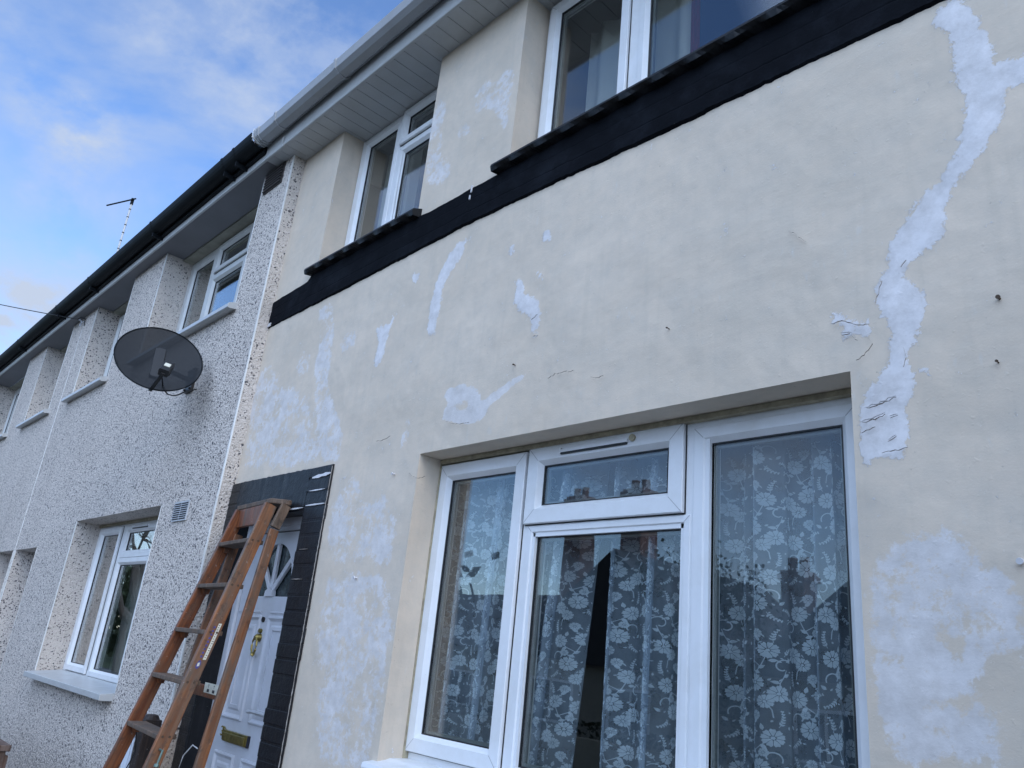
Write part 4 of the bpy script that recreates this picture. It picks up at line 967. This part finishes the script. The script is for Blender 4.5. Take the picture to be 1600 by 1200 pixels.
    for x in ([-5.22, -5.42, -6.9, -8.7] if not mirror else [-5.6, -7.3, -9.1]):
        b = MB(T); cyy = -0.272; b.sweep([(cyy + (y - cyy) * 1.05, 4.885 + (z - 4.885) * 1.04 + 0.003) for y, z in pr] + [(cyy + (y - cyy) * 1.02, 4.885 + (z - 4.885) * 1.0) for y, z in pi], x, x + 0.03)
        b.box(x + .008, x + .022, -0.3, -0.2, 4.76, 4.80)
        b.build('gutter_bracket', M['gutter_black'], g)
    b = MB(T)
    roofo = None
    bb_ = MB(T); ez = 4.93; ry = 3.7; rz = ez + (ry + 0.29) * math.tan(math.radians(34)); xr = (-4.902 if not mirror else x1 + .2)
    for k in range(14):
        t0 = k / 14; t1 = (k + 1) / 14; y0 = -0.25 + (ry + 0.25) * t0; y1_ = -0.25 + (ry + 0.25) * t1; z0 = ez + (rz - ez) * t0; z1 = ez + (rz - ez) * t1
        bb_.prism([(y0, z0 + 0.022), (y1_, z1 + 0.004), (y1_, z1 - 0.02), (y0, z0 - 0.01)], x0, xr, 'x')
    bb_.prism([(ry, rz + 0.004), (7.9, ez), (7.9, ez - 0.03), (ry, rz - 0.03)], x0, xr, 'x')
    bb_.build('roof', M['tile'], root)
    return root
pebble_house(ident, 'pebbledashed house joined to the cream house, carrying the satellite dish', False)
TM = lambda p: (2 * SYM - p[0], p[1], p[2])
pebble_house(TM, 'far pebbledashed house at the left edge of the picture, beyond the overhead wire fixing', True)
def Cm(o, T): return o
wavy_curtain('curtain', ident, -7.0, -6.80, 1.1, 2.25, 0.30, M['curtain'], 'grey-green curtain at the left of the pebbledash ground floor window', lam=0.07, amp=0.014)
wavy_curtain('curtain', ident, -6.86, -6.55, 1.1, 2.25, 0.30, M['curtain'], 'grey-green curtain behind the middle light of the pebbledash ground floor window', lam=0.09, amp=0.014)

# ------------------------------------------------------------------ satellite dish
DC = Vector((-5.24, -0.455, 3.175))
az, el = math.radians(76), math.radians(30)
dn = Vector((math.sin(az) * math.cos(el), -math.cos(az) * math.cos(el), math.sin(el)))
du = dn.cross(Vector((0, 0, 1))).normalized(); dv = du.cross(dn).normalized()
dish = empty('satellite_dish', (-5.60, NY, 3.20), 'dark oval mesh satellite dish bracketed to the pebbledash wall', 'satellite dish')
DA, DB = 0.272, 0.297
def dpt(a, b_, d=0.0):    # a,b in dish plane metres
    r2_ = (a / DA) ** 2 + (b_ / DB) ** 2
    return DC + du * a + dv * b_ + dn * (d - 0.045 * (1 - r2_))
b = MB(); R_, S_ = 12, 56; vs = [dpt(0, 0)]
for i in range(1, R_ + 1):
    for k in range(S_):
        t = 2 * math.pi * k / S_; vs.append(dpt(DA * i / R_ * math.cos(t), DB * i / R_ * math.sin(t)))
fs = [(0, 1 + k, 1 + (k + 1) % S_) for k in range(S_)] + [(1 + (i - 1) * S_ + k, 1 + i * S_ + k, 1 + i * S_ + (k + 1) % S_, 1 + (i - 1) * S_ + (k + 1) % S_) for i in range(1, R_) for k in range(S_)]
b.add(vs, fs)
refl = b.build('reflector', M['dish'], dish, recalc=False, smooth=True)
b = MB(); b.tube([dpt(DA * math.cos(2 * math.pi * k / S_), DB * math.sin(2 * math.pi * k / S_)) for k in range(S_ + 1)], 0.005, 6, cap=False); b.build('rim', M['gutter_black'], refl)
b = MB(); pa = dpt(0.01, -DB + 0.01); pb = DC + dn * 0.165 - dv * 0.30 - du * 0.03
b.beam(pa - dn * 0.02, pb, 0.022, 0.016, tuple(du)); b.build('feed_arm', M['cable'], dish)
b = MB(); pl = pb; pt = DC + dn * 0.135 - dv * 0.185 - du * 0.056
b.beam(pl, pt, 0.062, 0.05, tuple(du)); b.tube([pt.lerp(pl, .2) - dn * .02, pt.lerp(pl, .2) - dn * 0.075 + dv * 0.02], 0.030, 12)
b.m = 1; q = pl.lerp(pt, .55); ax2 = (pt - pl).normalized(); nn = ax2.cross(du).normalized(); nn = nn if nn.dot(dn) > 0 else -nn
b.beam(q - ax2 * 0.02 + nn * 0.0262, q + ax2 * 0.02 + nn * 0.0262, 0.036, 0.004, tuple(du))
b.build('feed_horn', [M['cable'], M['label']], dish)
b = MB(); bc = DC - dn * 0.05; wp = Vector((-5.60, NY, 3.20))
b.beam(bc - dv * 0.14, bc + dv * 0.14, 0.07, 0.03, tuple(du)); b.beam(bc - dn * 0.02, bc - dn * 0.12, 0.05, 0.05, tuple(du))
b.tube([bc - dn * 0.11, wp + Vector((0, -0.16, 0.02)), wp + Vector((0, -0.02, 0))], 0.018, 10)
b.box(wp.x - 0.06, wp.x + 0.06, NY - 0.02, NY + 0.001, wp.z - 0.09, wp.z + 0.09)
for dx in (-.045, .045):
    for dz in (-.07, .07): b.tube([(wp.x + dx, NY - .018, wp.z + dz), (wp.x + dx, NY - .032, wp.z + dz)], 0.009, 6)
b.build('wall_bracket', M['cable'], dish)
b = MB(); b.tube([pl - dn * .03, Vector((-5.144, -.42, 2.968)), Vector((-5.17, -.39, 2.95)), Vector((-5.198, -.36, 2.943)), Vector((-5.235, -.31, 2.955)), Vector((-5.275, -.27, 2.98)), Vector((-5.39, -.18, 3.057)), Vector((-5.472, NY - .003, 3.113))], 0.0045, 6)
b.build('cable', M['cable'], dish)

# ------------------------------------------------------------------ wooden stepladder leaning on the doorway
lad = empty('stepladder', (-4.15, -0.62, 0), 'worn orange wooden stepladder leaning against the black doorway', 'ladder')
LEAN = 0.262; SPL = 0.055
def LP(side, z, dy=0.0, dx=0.0):
    """front face point of a stile; side -1 left, 1 right"""
    if side < 0: return (-4.352 - SPL * (2.15 - z) + dx, -0.108 - (2.15 - z) * LEAN + dy, z)
    return (-3.905 + SPL * 0.5 * (2.15 - z) + dx, -0.155 - (2.15 - z) * LEAN + dy, z)
for s_ in (-1, 1):
    b = MB(); p0 = Vector(LP(s_, 0.0, 0.034)); p1 = Vector(LP(s_, 2.165, 0.034)); Lh = (p1 - p0).length
    b.beam((0, 0, 0), (0, 0, Lh), 0.024, 0.068, (1, 0, 0))
    o = b.build('stile', M['wood_o'] if s_ < 0 else M['wood_m'], lad, recalc=True, bevel=0.002)
    zax = (p1 - p0).normalized(); xax = Vector((1, 0, 0)); xax = (xax - zax * xax.dot(zax)).normalized(); yax = zax.cross(xax)
    R4 = Matrix((xax, yax, zax)).transposed().to_4x4(); R4.translation = p0
    o.matrix_parent_inverse = world_of(lad).inverted(); o.matrix_basis = R4
    o['label'] = 'left stile, mostly orange varnish' if s_ < 0 else 'right stile, worn grey with two paper labels'
TZ = [1.975, 1.742, 1.510, 1.280, 1.045, 0.81, 0.575, 0.34]
for z in TZ:
    a = Vector(LP(-1, z)); c = Vector(LP(1, z + 0.0)); b = MB()
    dpth = 0.088; vs = []
    xl, xr = a.x + 0.008, c.x - 0.008
    for zz in (z - 0.022, z):
        vs += [(xl, a.y - 0.006, zz), (xr, c.y - 0.006, zz), (xr, c.y + dpth, zz), (xl, a.y + dpth, zz)]
    b.add(vs, [(0, 3, 2, 1), (4, 5, 6, 7), (0, 1, 5, 4), (1, 2, 6, 5), (2, 3, 7, 6), (3, 0, 4, 7)])
    t_ = b.build('tread', M['wood_w'], lad, bevel=0.004)
    for dy in (0.018, 0.05):
        b = MB(); p = Vector(LP(1, z - 0.008, dy, 0.012)); b.tube([p + Vector((-0.002, 0, 0)), p + Vector((0.0025, 0, 0))], 0.0058, 8)
        b.build('bolt_head', M['screw'], t_)
    b = MB(); b.prism([(a.y + 0.02, z - 0.022), (a.y + 0.062, z - 0.022), (a.y + 0.056, z - 0.05), (a.y + 0.03, z - 0.05)], xl + 0.002, xl + 0.026, 'x'); b.build('tread_block', M['wood_o'], t_)
# top board
b = MB(); pLf = Vector((-4.405, -0.076)); pRf = Vector((-3.905, -0.123)); off = Vector((0.012, 0.096))
poly = [(pLf.x, pLf.y), (pRf.x, pRf.y), (pRf.x + off.x + .05, pRf.y + off.y - .01), (pLf.x + off.x + .01, pLf.y + off.y - 0.045)]
poly = [(-4.405, -0.070), (-4.396, -0.080), (-3.915, -0.124), (-3.900, -0.120), (-3.842, -0.052), (-3.842, -0.030), (-4.385, -0.020)]
b.prism(poly, 2.172, 2.200, 'z'); b.build('top_board', M['wood_w'], lad, bevel=0.006)
b = MB(); b.prism([(-4.34, -0.085), (-3.91, -0.13), (-3.905, -0.108), (-4.335, -0.063)], 2.07, 2.170, 'z'); b.build('top_rail', M['wood_o'], lad, bevel=0.002)
# hinged rear frame
def RP(side, z): 
    x = -3.866 + 0.02 * (2.1 - z) if side > 0 else -4.352 - 0.04 * (2.1 - z)
    return (x, -0.082 - (2.1 - z) * 0.132 - (0 if side > 0 else -0.035), z)
for s_ in (-1, 1):
    b = MB(); p0 = Vector(RP(s_, 0.0)); p1 = Vector(RP(s_, 2.035)); Lh = (p1 - p0).length
    b.beam((0, 0, 0), (0, 0, Lh), 0.022, 0.050, (1, 0, 0)); o = b.build('rear_leg', M['wood_m'], lad, bevel=0.002)
    zax = (p1 - p0).normalized(); xax = Vector((1, 0, 0)); xax = (xax - zax * xax.dot(zax)).normalized(); yax = zax.cross(xax)
    R4 = Matrix((xax, yax, zax)).transposed().to_4x4(); R4.translation = p0; o.matrix_parent_inverse = world_of(lad).inverted(); o.matrix_basis = R4
b = MB(); p0 = Vector(RP(1, 2.045)); p1 = Vector(RP(1, 2.172)) + Vector((0.004, 0.022, 0)); b.beam(p0, p1, 0.024, 0.052, (1, 0, 0)); b.build('hinge_block', M['wood_w'], lad, bevel=0.002)
for z in (1.225, 0.4):
    a = Vector(RP(-1, z)); c = Vector(RP(1, z)); b = MB(); b.beam(a + Vector((0.01, 0, 0)), c - Vector((0.01, 0, 0)), 0.055, 0.02, (0, 0, 1))
    rl = b.build('cross_rail', M['wood_o'], lad, bevel=0.002)
    if z > 1:
        d = (c - a).normalized(); b = MB(); q0 = a + d * ((c - a).length * 0.60); q1 = a + d * ((c - a).length * 0.955)
        up = Vector((0, 0, 0.030)); n_ = Vector((0, -0.0115, 0))
        b.add([q0 + n_ + Vector((0, 0, -.006)), q1 + n_ + Vector((0, 0, -.006)), q1 + n_ + up * 1.35, q0 + n_ + up * 1.35], [(0, 1, 2, 3)])
        b.m = 1
        for f in (0.30, 0.68):
            qq = q0 + (q1 - q0) * f + n_ * 1.06; hw = d * 0.015
            b.add([qq - hw + Vector((0, 0, -.001)), qq + hw + Vector((0, 0, -.001)), qq + hw + Vector((0, 0, .013)), qq - hw + Vector((0, 0, .013))], [(0, 1, 2, 3)])
            b.add([qq - hw * .15 + Vector((0, 0, .019)), qq + hw * .15 + Vector((0, 0, .019)), qq + hw * .15 + Vector((0, 0, .034)), qq - hw * .15 + Vector((0, 0, .034))], [(0, 1, 2, 3)])
            b.add([qq - hw * .5 + Vector((0, 0, .030)), qq + hw * .5 + Vector((0, 0, .030)), qq + hw * .3 + Vector((0, 0, .034)), qq - hw * .3 + Vector((0, 0, .034))], [(0, 1, 2, 3)])
        b.build('warning_label', [M['label'], M['ink']], rl, recalc=False)
# paper labels on the outer face of the right stile
def on_stile(z, dy, off=0.0135): return Vector(LP(1, z, dy, off))
b = MB(); b.add([on_stile(1.545, .040), on_stile(1.545, .056), on_stile(1.375, .056), on_stile(1.375, .040)], [(0, 1, 2, 3)])
b.m = 1; r4 = random.Random(4)
for k in range(15):
    z = 1.538 - k * 0.0108; a = r4.uniform(.042, .047); e = r4.uniform(.049, .054)
    b.add([on_stile(z, a, .0139), on_stile(z, e, .0139), on_stile(z - .003, e, .0139), on_stile(z - .003, a, .0139)], [(0, 1, 2, 3)])
b.build('instruction_label', [M['label'], M['ink']], lad, recalc=False)
b = MB(); b.add([on_stile(1.352 + .020 * math.sin(t * math.pi / 6), .030 + .011 * math.cos(t * math.pi / 6)) for t in range(12)], [tuple(range(12))])
b.m = 1; b.add([on_stile(1.352 + .007, .024, .0139), on_stile(1.352 + .010, .034, .0139), on_stile(1.352 - .006, .036, .0139), on_stile(1.352 - .009, .026, .0139)], [(0, 1, 2, 3)])
b.m = 0
for k in range(9):
    z = 1.53 - k * 0.017; b.add([on_stile(z, .022), on_stile(z, .031), on_stile(z - .010, .033), on_stile(z - .009, .021)], [(0, 1, 2, 3)])
b.build('maker_label', [M['label_blue'], M['label']], lad, recalc=False)
b = MB(); b.tube([on_stile(0.985, .03, .014), on_stile(0.985, .03, .05), on_stile(0.93, .032, .052)], 0.005, 8); b.tube([on_stile(0.93, .032, .05), on_stile(0.918, .032, .052)], 0.012, 8); b.build('hook_bolt', M['steel_green'], lad)
b = MB(); b.tube([Vector(LP(-1, 1.02, .05, .014)), Vector(LP(-1, 0.99, .06, .03)), Vector(LP(-1, 0.90, .10, .035)), Vector(LP(-1, 0.80, .10, .02)), Vector(LP(-1, 0.6, .12, .02))], 0.003, 6); b.build('stay_cord', M['cable'], lad)
b = MB()
b.tube([Vector(RP(1, 0.99)) + Vector((-.01, -.03, 0)), Vector(RP(1, 1.0)) + Vector((-.05, -.04, 0)), Vector(RP(1, 0.95)) + Vector((-.09, -.05, 0)), Vector(RP(1, 0.85)) + Vector((-.1, -.05, 0)), Vector(RP(1, 0.5)) + Vector((-.06, -.03, 0))], 0.0028, 6)
b.build('stay_cord', M['vent_grille'], lad)

# ------------------------------------------------------------------ small things by the party line
b = MB(); b.box(-4.645, -4.555, -0.255, -0.165, 0, 1.035); post = None
b.tube([(-4.60, -0.21, 1.03), (-4.60, -0.21, 1.045), (-4.60, -0.21, 1.058)], 0.045, 14, 0.03)
o = b.build('timber_post', M['wood_dark'], bevel=0.006); tag(o, 'dark timber post with a rounded top beside the white cabinet and the ladder', 'post')
cab = empty('meter_cabinet', (-4.73, -0.17, 0.0), 'narrow pale blue-white cabinet on the pebbledash by the party line, seen between the ladder stiles', 'cabinet')
b = MB(); b.box(-4.775, -4.688, -0.245, NY - 0.001, 0.0, 0.94); b.build('body', M['white_box'], cab, bevel=0.006)
b = MB(); b.prism([(-0.255, 0.935), (-0.255, 0.955), (NY - .001, 0.99), (NY - .001, 0.941), (-0.24, 0.941)], -4.785, -4.682, 'x'); b.build('lid', M['white_box'], cab, bevel=0.003)
b = MB(); b.box(-4.768, -4.695, -0.2505, -0.2455, 0.05, 0.915); b.build('door', M['white_box'], cab, bevel=0.003)
fe = empty('timber_fence', (-6.0, -0.8, 0), 'low brown timber fence whose rail end shows at the bottom left corner', 'fence')
b = MB(); b.box(-8.0, -4.955, -0.85, -0.75, 0.825, 0.855); b.build('top_rail', M['wood_brown'], fe, bevel=0.004)
for k in range(4):
    b = MB(); b.box(-5.04 - k * 0.98, -4.97 - k * 0.98, -0.835, -0.765, 0, 0.823); b.build('fence_post', M['wood_brown'], fe, bevel=0.004)
b = MB()
for k in range(24): b.box(-5.08 - k * 0.125, -4.975 - k * 0.125 - 0.012, -0.762, -0.745, 0.08, 0.80)
b.build('boards', M['wood_brown'], fe)
# overhead telephone wire, its wall fixing and the pole it comes from
wr = empty('overhead_wire', (-9.495, NY, 4.676), 'thin black overhead telephone wire running from the pebbledash wall to the left', 'wire')
p0 = Vector((-9.52, NY - .07, 4.69)); p1 = Vector((-11.33, -0.71, 5.2)); p2 = Vector((-17.5, -2.85, 6.95)); b = MB()
pts = []
for k in range(25):
    t = k / 24; q = p0.lerp(p2, t); q.z -= 0.55 * t * (1 - t) * 0.55; pts.append(q)
b.tube(pts, 0.0055, 6); b.tube([p0, p0 + Vector((.05, .02, .02)), p0 + Vector((.09, .055, .0)), p0 + Vector((.085, .066, -.08))], 0.006, 6); b.build('cable', M['cable'], wr)
b = MB(); b.tube([(-9.495 + .03 * math.cos(t), NY - .03, 4.645 + .03 * math.sin(t)) for t in [k * .6283 for k in range(11)]], 0.006, 6); b.tube([(-9.495, NY, 4.675), (-9.495, NY - .06, 4.68)], 0.008, 6); b.build('wall_hook', M['steel'], wr)
pole = empty('telephone_pole', (-17.5, -2.95, 0), 'tall timber telephone pole on the pavement holding the overhead wire', 'pole')
b = MB(); b.tube([(-17.5, -2.95, 0), (-17.5, -2.95, 7.3)], 0.13, 12, 0.09); b.build('shaft', M['bark'], pole)
b = MB(); b.tube([(-17.5, -2.95, 7.0), (-17.5, -2.82, 6.98)], 0.02, 8); b.build('insulator', M['steel'], pole)
# aerial mast on the far roof
ax_, ay_ = -13.5, 0.89
ae = empty('aerial_mast', (ax_, ay_, 5.7), 'tall thin white aerial mast with one dark arm above the far roof', 'aerial')
b = MB(); b.tube([(ax_, ay_, 5.6), (ax_ - .05, ay_, 8.36)], 0.017, 8); b.m = 1
for k in range(16):
    z = 5.9 + k * 0.155; b.tube([(ax_ - .05 * (z - 5.6) / 2.76, ay_, z), (ax_ - .05 * (z - 5.6) / 2.76, ay_, z + 0.014)], 0.020, 8)
b.build('mast', [M['fascia'], M['gutter_black']], ae)
b = MB(); b.tube([(ax_ + 0.05, ay_ + 0.02, 8.42), (ax_ - 0.52, ay_ - 0.27, 8.36)], 0.013, 6); b.tube([(ax_ - .05, ay_, 8.33), (ax_ - .05, ay_, 8.45)], 0.026, 8); b.build('arm', M['gutter_black'], ae)

# ------------------------------------------------------------------ across the road (seen in the glass)
def far_house(x0, x1, yfront, zb, ze, apex, label, chim, gable=True, depth=8, name='gabled_house'):
    r = empty(name, ((x0 + x1) / 2, yfront, zb), label, 'house')
    b = MB(); b.box(x0 + .3, x1 - .3, yfront - depth, yfront, zb, ze); b.build('wall', M['far_render'], r)
    b = MB()
    if gable:
        b.prism([(x0, ze), (apex[0], apex[1]), (x1, ze)], yfront - depth - .2, yfront + .25, 'y')
    else:
        b.prism([(yfront + .35, ze), (yfront - depth / 2, apex[1]), (yfront - depth - .35, ze)], x0, x1, 'x')
    rf = b.build('roof', M['far_slate'], r)
    for (cx, cz, w_, yo) in chim:
        b = MB(); b.box(cx - w_, cx + w_, yfront - yo - .35, yfront - yo + .35, ze, cz); b.box(cx - w_ - .06, cx + w_ + .06, yfront - yo - .41, yfront - yo + .41, cz - .25, cz - .1)
        for q in (-.5, .5): b.tube([(cx + q * w_, yfront - yo, cz), (cx + q * w_, yfront - yo, cz + .35)], 0.12, 8)
        b.build('chimney', M['far_brick'], rf)
    wd = []
    k = 0; xx = x0 + 1.2
    while xx + 1.6 < x1 - .6:
        b = MB(); b.ring(xx, xx + 1.5, zb + 0.95, min(zb + 2.1, ze - .15), [(0, yfront - .02), (0, yfront + .05), (.07, yfront + .05), (.07, yfront - .02)]); b.box(xx + .72, xx + .78, yfront, yfront + .045, zb + 1.0, min(zb + 2.05, ze - .2))
        wv = b.build('window', M['upvc'], r); b = MB(); b.box(xx + .06, xx + 1.44, yfront + .004, yfront + .012, zb + 1.0, min(zb + 2.05, ze - .2)); b.build('pane', M['vent_dark'], wv)
        xx += 2.9
    return r
YF = -15.72
far_house(-19.0, -10.9, YF, -0.9, 1.72, (-14.7, 4.9), 'dark roofed gabled house with pale walls and two brick chimneys across the road', [(-15.3, 7.0, .35, 1.6), (-17.4, 6.9, .38, 1.2)])
far_house(-29.0, -19.3, YF, -0.9, 1.9, (0, 4.1), 'long low house with a level ridge farthest left across the road', [(-28.0, 5.4, .4, 4)], gable=False, name='ridged_house')
far_house(-10.6, -2.0, YF, -0.9, 1.75, (-6.3, 5.3), 'gabled house across the road opposite the lace-curtained window', [(-9.7, 4.4, .3, 1.0)])
far_house(-1.5, 8.0, YF - 1, -0.9, 1.75, (3.0, 5.0), 'gabled house farthest right across the road', [(5.0, 5.8, .35, 2)])
gw = MB(); gw.box(-32, 9, -13.4, -13.2, terrain(-13.3) - .05, terrain(-13.3) + 0.75); tag(gw.build('garden_wall', M['far_render']), 'low pale garden wall across the road in front of the gabled houses', 'wall')
hd = MB(); hr = random.Random(2)
for k in range(5200):
    x = hr.uniform(-31, -8.3); y = hr.gauss(-14.1, .18); z = -0.86 + hr.random() ** .8 * 1.15; s_ = hr.uniform(.03, .07); a = Vector((hr.uniform(-1, 1), hr.uniform(-1, 1), hr.uniform(-1, 1))).normalized(); c = a.orthogonal().normalized()
    p = Vector((x, y, z)); hd.add([p - a * s_, p + c * s_, p + a * s_, p - c * s_], [(0, 1, 2, 3)])
tag(hd.build('hedge', M['hedge'], recalc=False), 'clipped dark hedge behind the garden wall across the road', 'hedge')
def bush(x, y, zb, h_, rx, label, seed, n=5200):
    r = empty('bushy_tree', (x, y, zb), label, 'tree'); q = random.Random(seed)
    b = MB(); b.tube([(x, y, zb), (x + .05, y, zb + h_ * .5), (x - .05, y, zb + h_ * .85)], 0.12, 8, 0.03)
    for k in range(7):
        a = q.uniform(0, 6.28); b.tube([(x, y, zb + h_ * .35), (x + math.cos(a) * rx * .4, y + math.sin(a) * rx * .4, zb + h_ * .6), (x + math.cos(a) * rx * .7, y + math.sin(a) * rx * .7, zb + h_ * .85)], 0.05, 6, 0.01)
    b.build('trunk', M['bark'], r); b = MB()
    cl = [(q.gauss(0, rx * .45), q.gauss(0, rx * .45), q.uniform(.35, .95)) for _ in range(38)]
    for k in range(n):
        c = q.choice(cl); p = Vector((x + c[0] + q.gauss(0, rx * .16), y + c[1] + q.gauss(0, rx * .16), zb + h_ * c[2] + q.gauss(0, h_ * .05))); s_ = q.uniform(.03, .07)
        a = Vector((q.uniform(-1, 1), q.uniform(-1, 1), q.uniform(-1, 1))).normalized(); d = a.orthogonal().normalized(); b.add([p - a * s_, p + d * s_, p + a * s_, p - d * s_], [(0, 1, 2, 3)])
    b.build('crown', M['hedge'], r, recalc=False)
bush(-10.9, -14.6, -0.9, 5.2, 1.5, 'dark bushy evergreen tree between the two gabled houses across the road', 3)
def bare_tree(x, y, zb, label, seed):
    r = empty('bare_tree', (x, y, zb), label, 'tree'); q = random.Random(seed); b = MB()
    def grow(p, d, ln, rad, lev):
        pts = [p]; dd = d.copy()
        for k in range(3):
            dd = (dd + Vector((q.uniform(-.18, .18), q.uniform(-.18, .18), q.uniform(-.05, .15)))).normalized(); pts.append(pts[-1] + dd * ln / 3)
        b.tube(pts, rad, 5 if lev > 1 else 8, rad * .6, cap=False)
        if lev < 6:
            for k in range(3 if lev < 4 else 2):
                a = q.uniform(0, 6.28); t = q.uniform(.45, 1.0); o_ = pts[-1] if k == 0 else pts[1].lerp(pts[-1], t)
                side = Vector((math.cos(a), math.sin(a), q.uniform(-.1, .5))).normalized(); grow(o_, (dd * .75 + side * .65).normalized(), ln * q.uniform(.62, .82), rad * .58, lev + 1)
    grow(Vector((x, y, zb)), Vector((0, 0, 1)), 2.2, 0.17, 0); b.build('branches', M['bark'], r, recalc=False)
tb = MB(); tr_ = random.Random(12)
for k in range(7000):
    x = tr_.uniform(-130, -24); y = -19 + tr_.gauss(0, 1.4); hmx = 6.2 + 1.6 * math.sin(x * .35) + 1.1 * math.sin(x * .9 + 1); z = -0.9 + hmx * tr_.random() ** .75; s_ = tr_.uniform(.18, .5)
    a = Vector((tr_.uniform(-1, 1), tr_.uniform(-1, 1), tr_.uniform(-1, 1))).normalized(); c = a.orthogonal().normalized(); p = Vector((x, y, z)); tb.add([p - a * s_, p + c * s_, p + a * s_, p - c * s_], [(0, 1, 2, 3)])
tag(tb.build('tree_belt', M['hedge'], recalc=False), 'dark belt of far trees beyond the houses across the road', 'trees', kind='stuff')
bush(-37.0, -13.0, -0.75, 6.2, 2.3, 'largest dark evergreen tree, farthest left across the road', 5, 3600)
bush(-43.5, -14.5, -0.85, 5.6, 2.6, 'broad dark evergreen tree behind the leafless one, left of the level-ridged house', 6, 3600)
bare_tree(-25.0, -6.3, -0.1, 'leafless branching tree on the far side of the pavement', 8)
# low dark drive and fence bits near the road for the lowest reflections are ground and wall already

# unseen tall hedge, added on the right to shade the cream wall
hq = random.Random(77); hb = MB()
for k in range(9000):
    f = hq.random(); y = hq.uniform(-3.9, -0.12); z = 0.05 + 2.9 * hq.random() ** .9 + .08 * math.sin(y * 5); x = 1.5 + .7 * hq.random()
    if f < .45: x = 1.5 + hq.uniform(-.05, .06)
    elif f < .6: z = 2.9 + hq.uniform(-.1, .06)
    s_ = hq.uniform(.025, .055); a = Vector((hq.uniform(-1, 1), hq.uniform(-1, 1), hq.uniform(-1, 1))).normalized(); c = a.orthogonal().normalized(); p = Vector((x, y, z)); hb.add([p - a * s_, p + c * s_ * .6, p + a * s_, p - c * s_ * .6], [(0, 1, 2, 3)])
tag(hb.build('shading_hedge', M['hedge'], recalc=False), 'tall unseen hedge added to shade the right of the cream wall, just past the right edge of the picture', 'hedge')
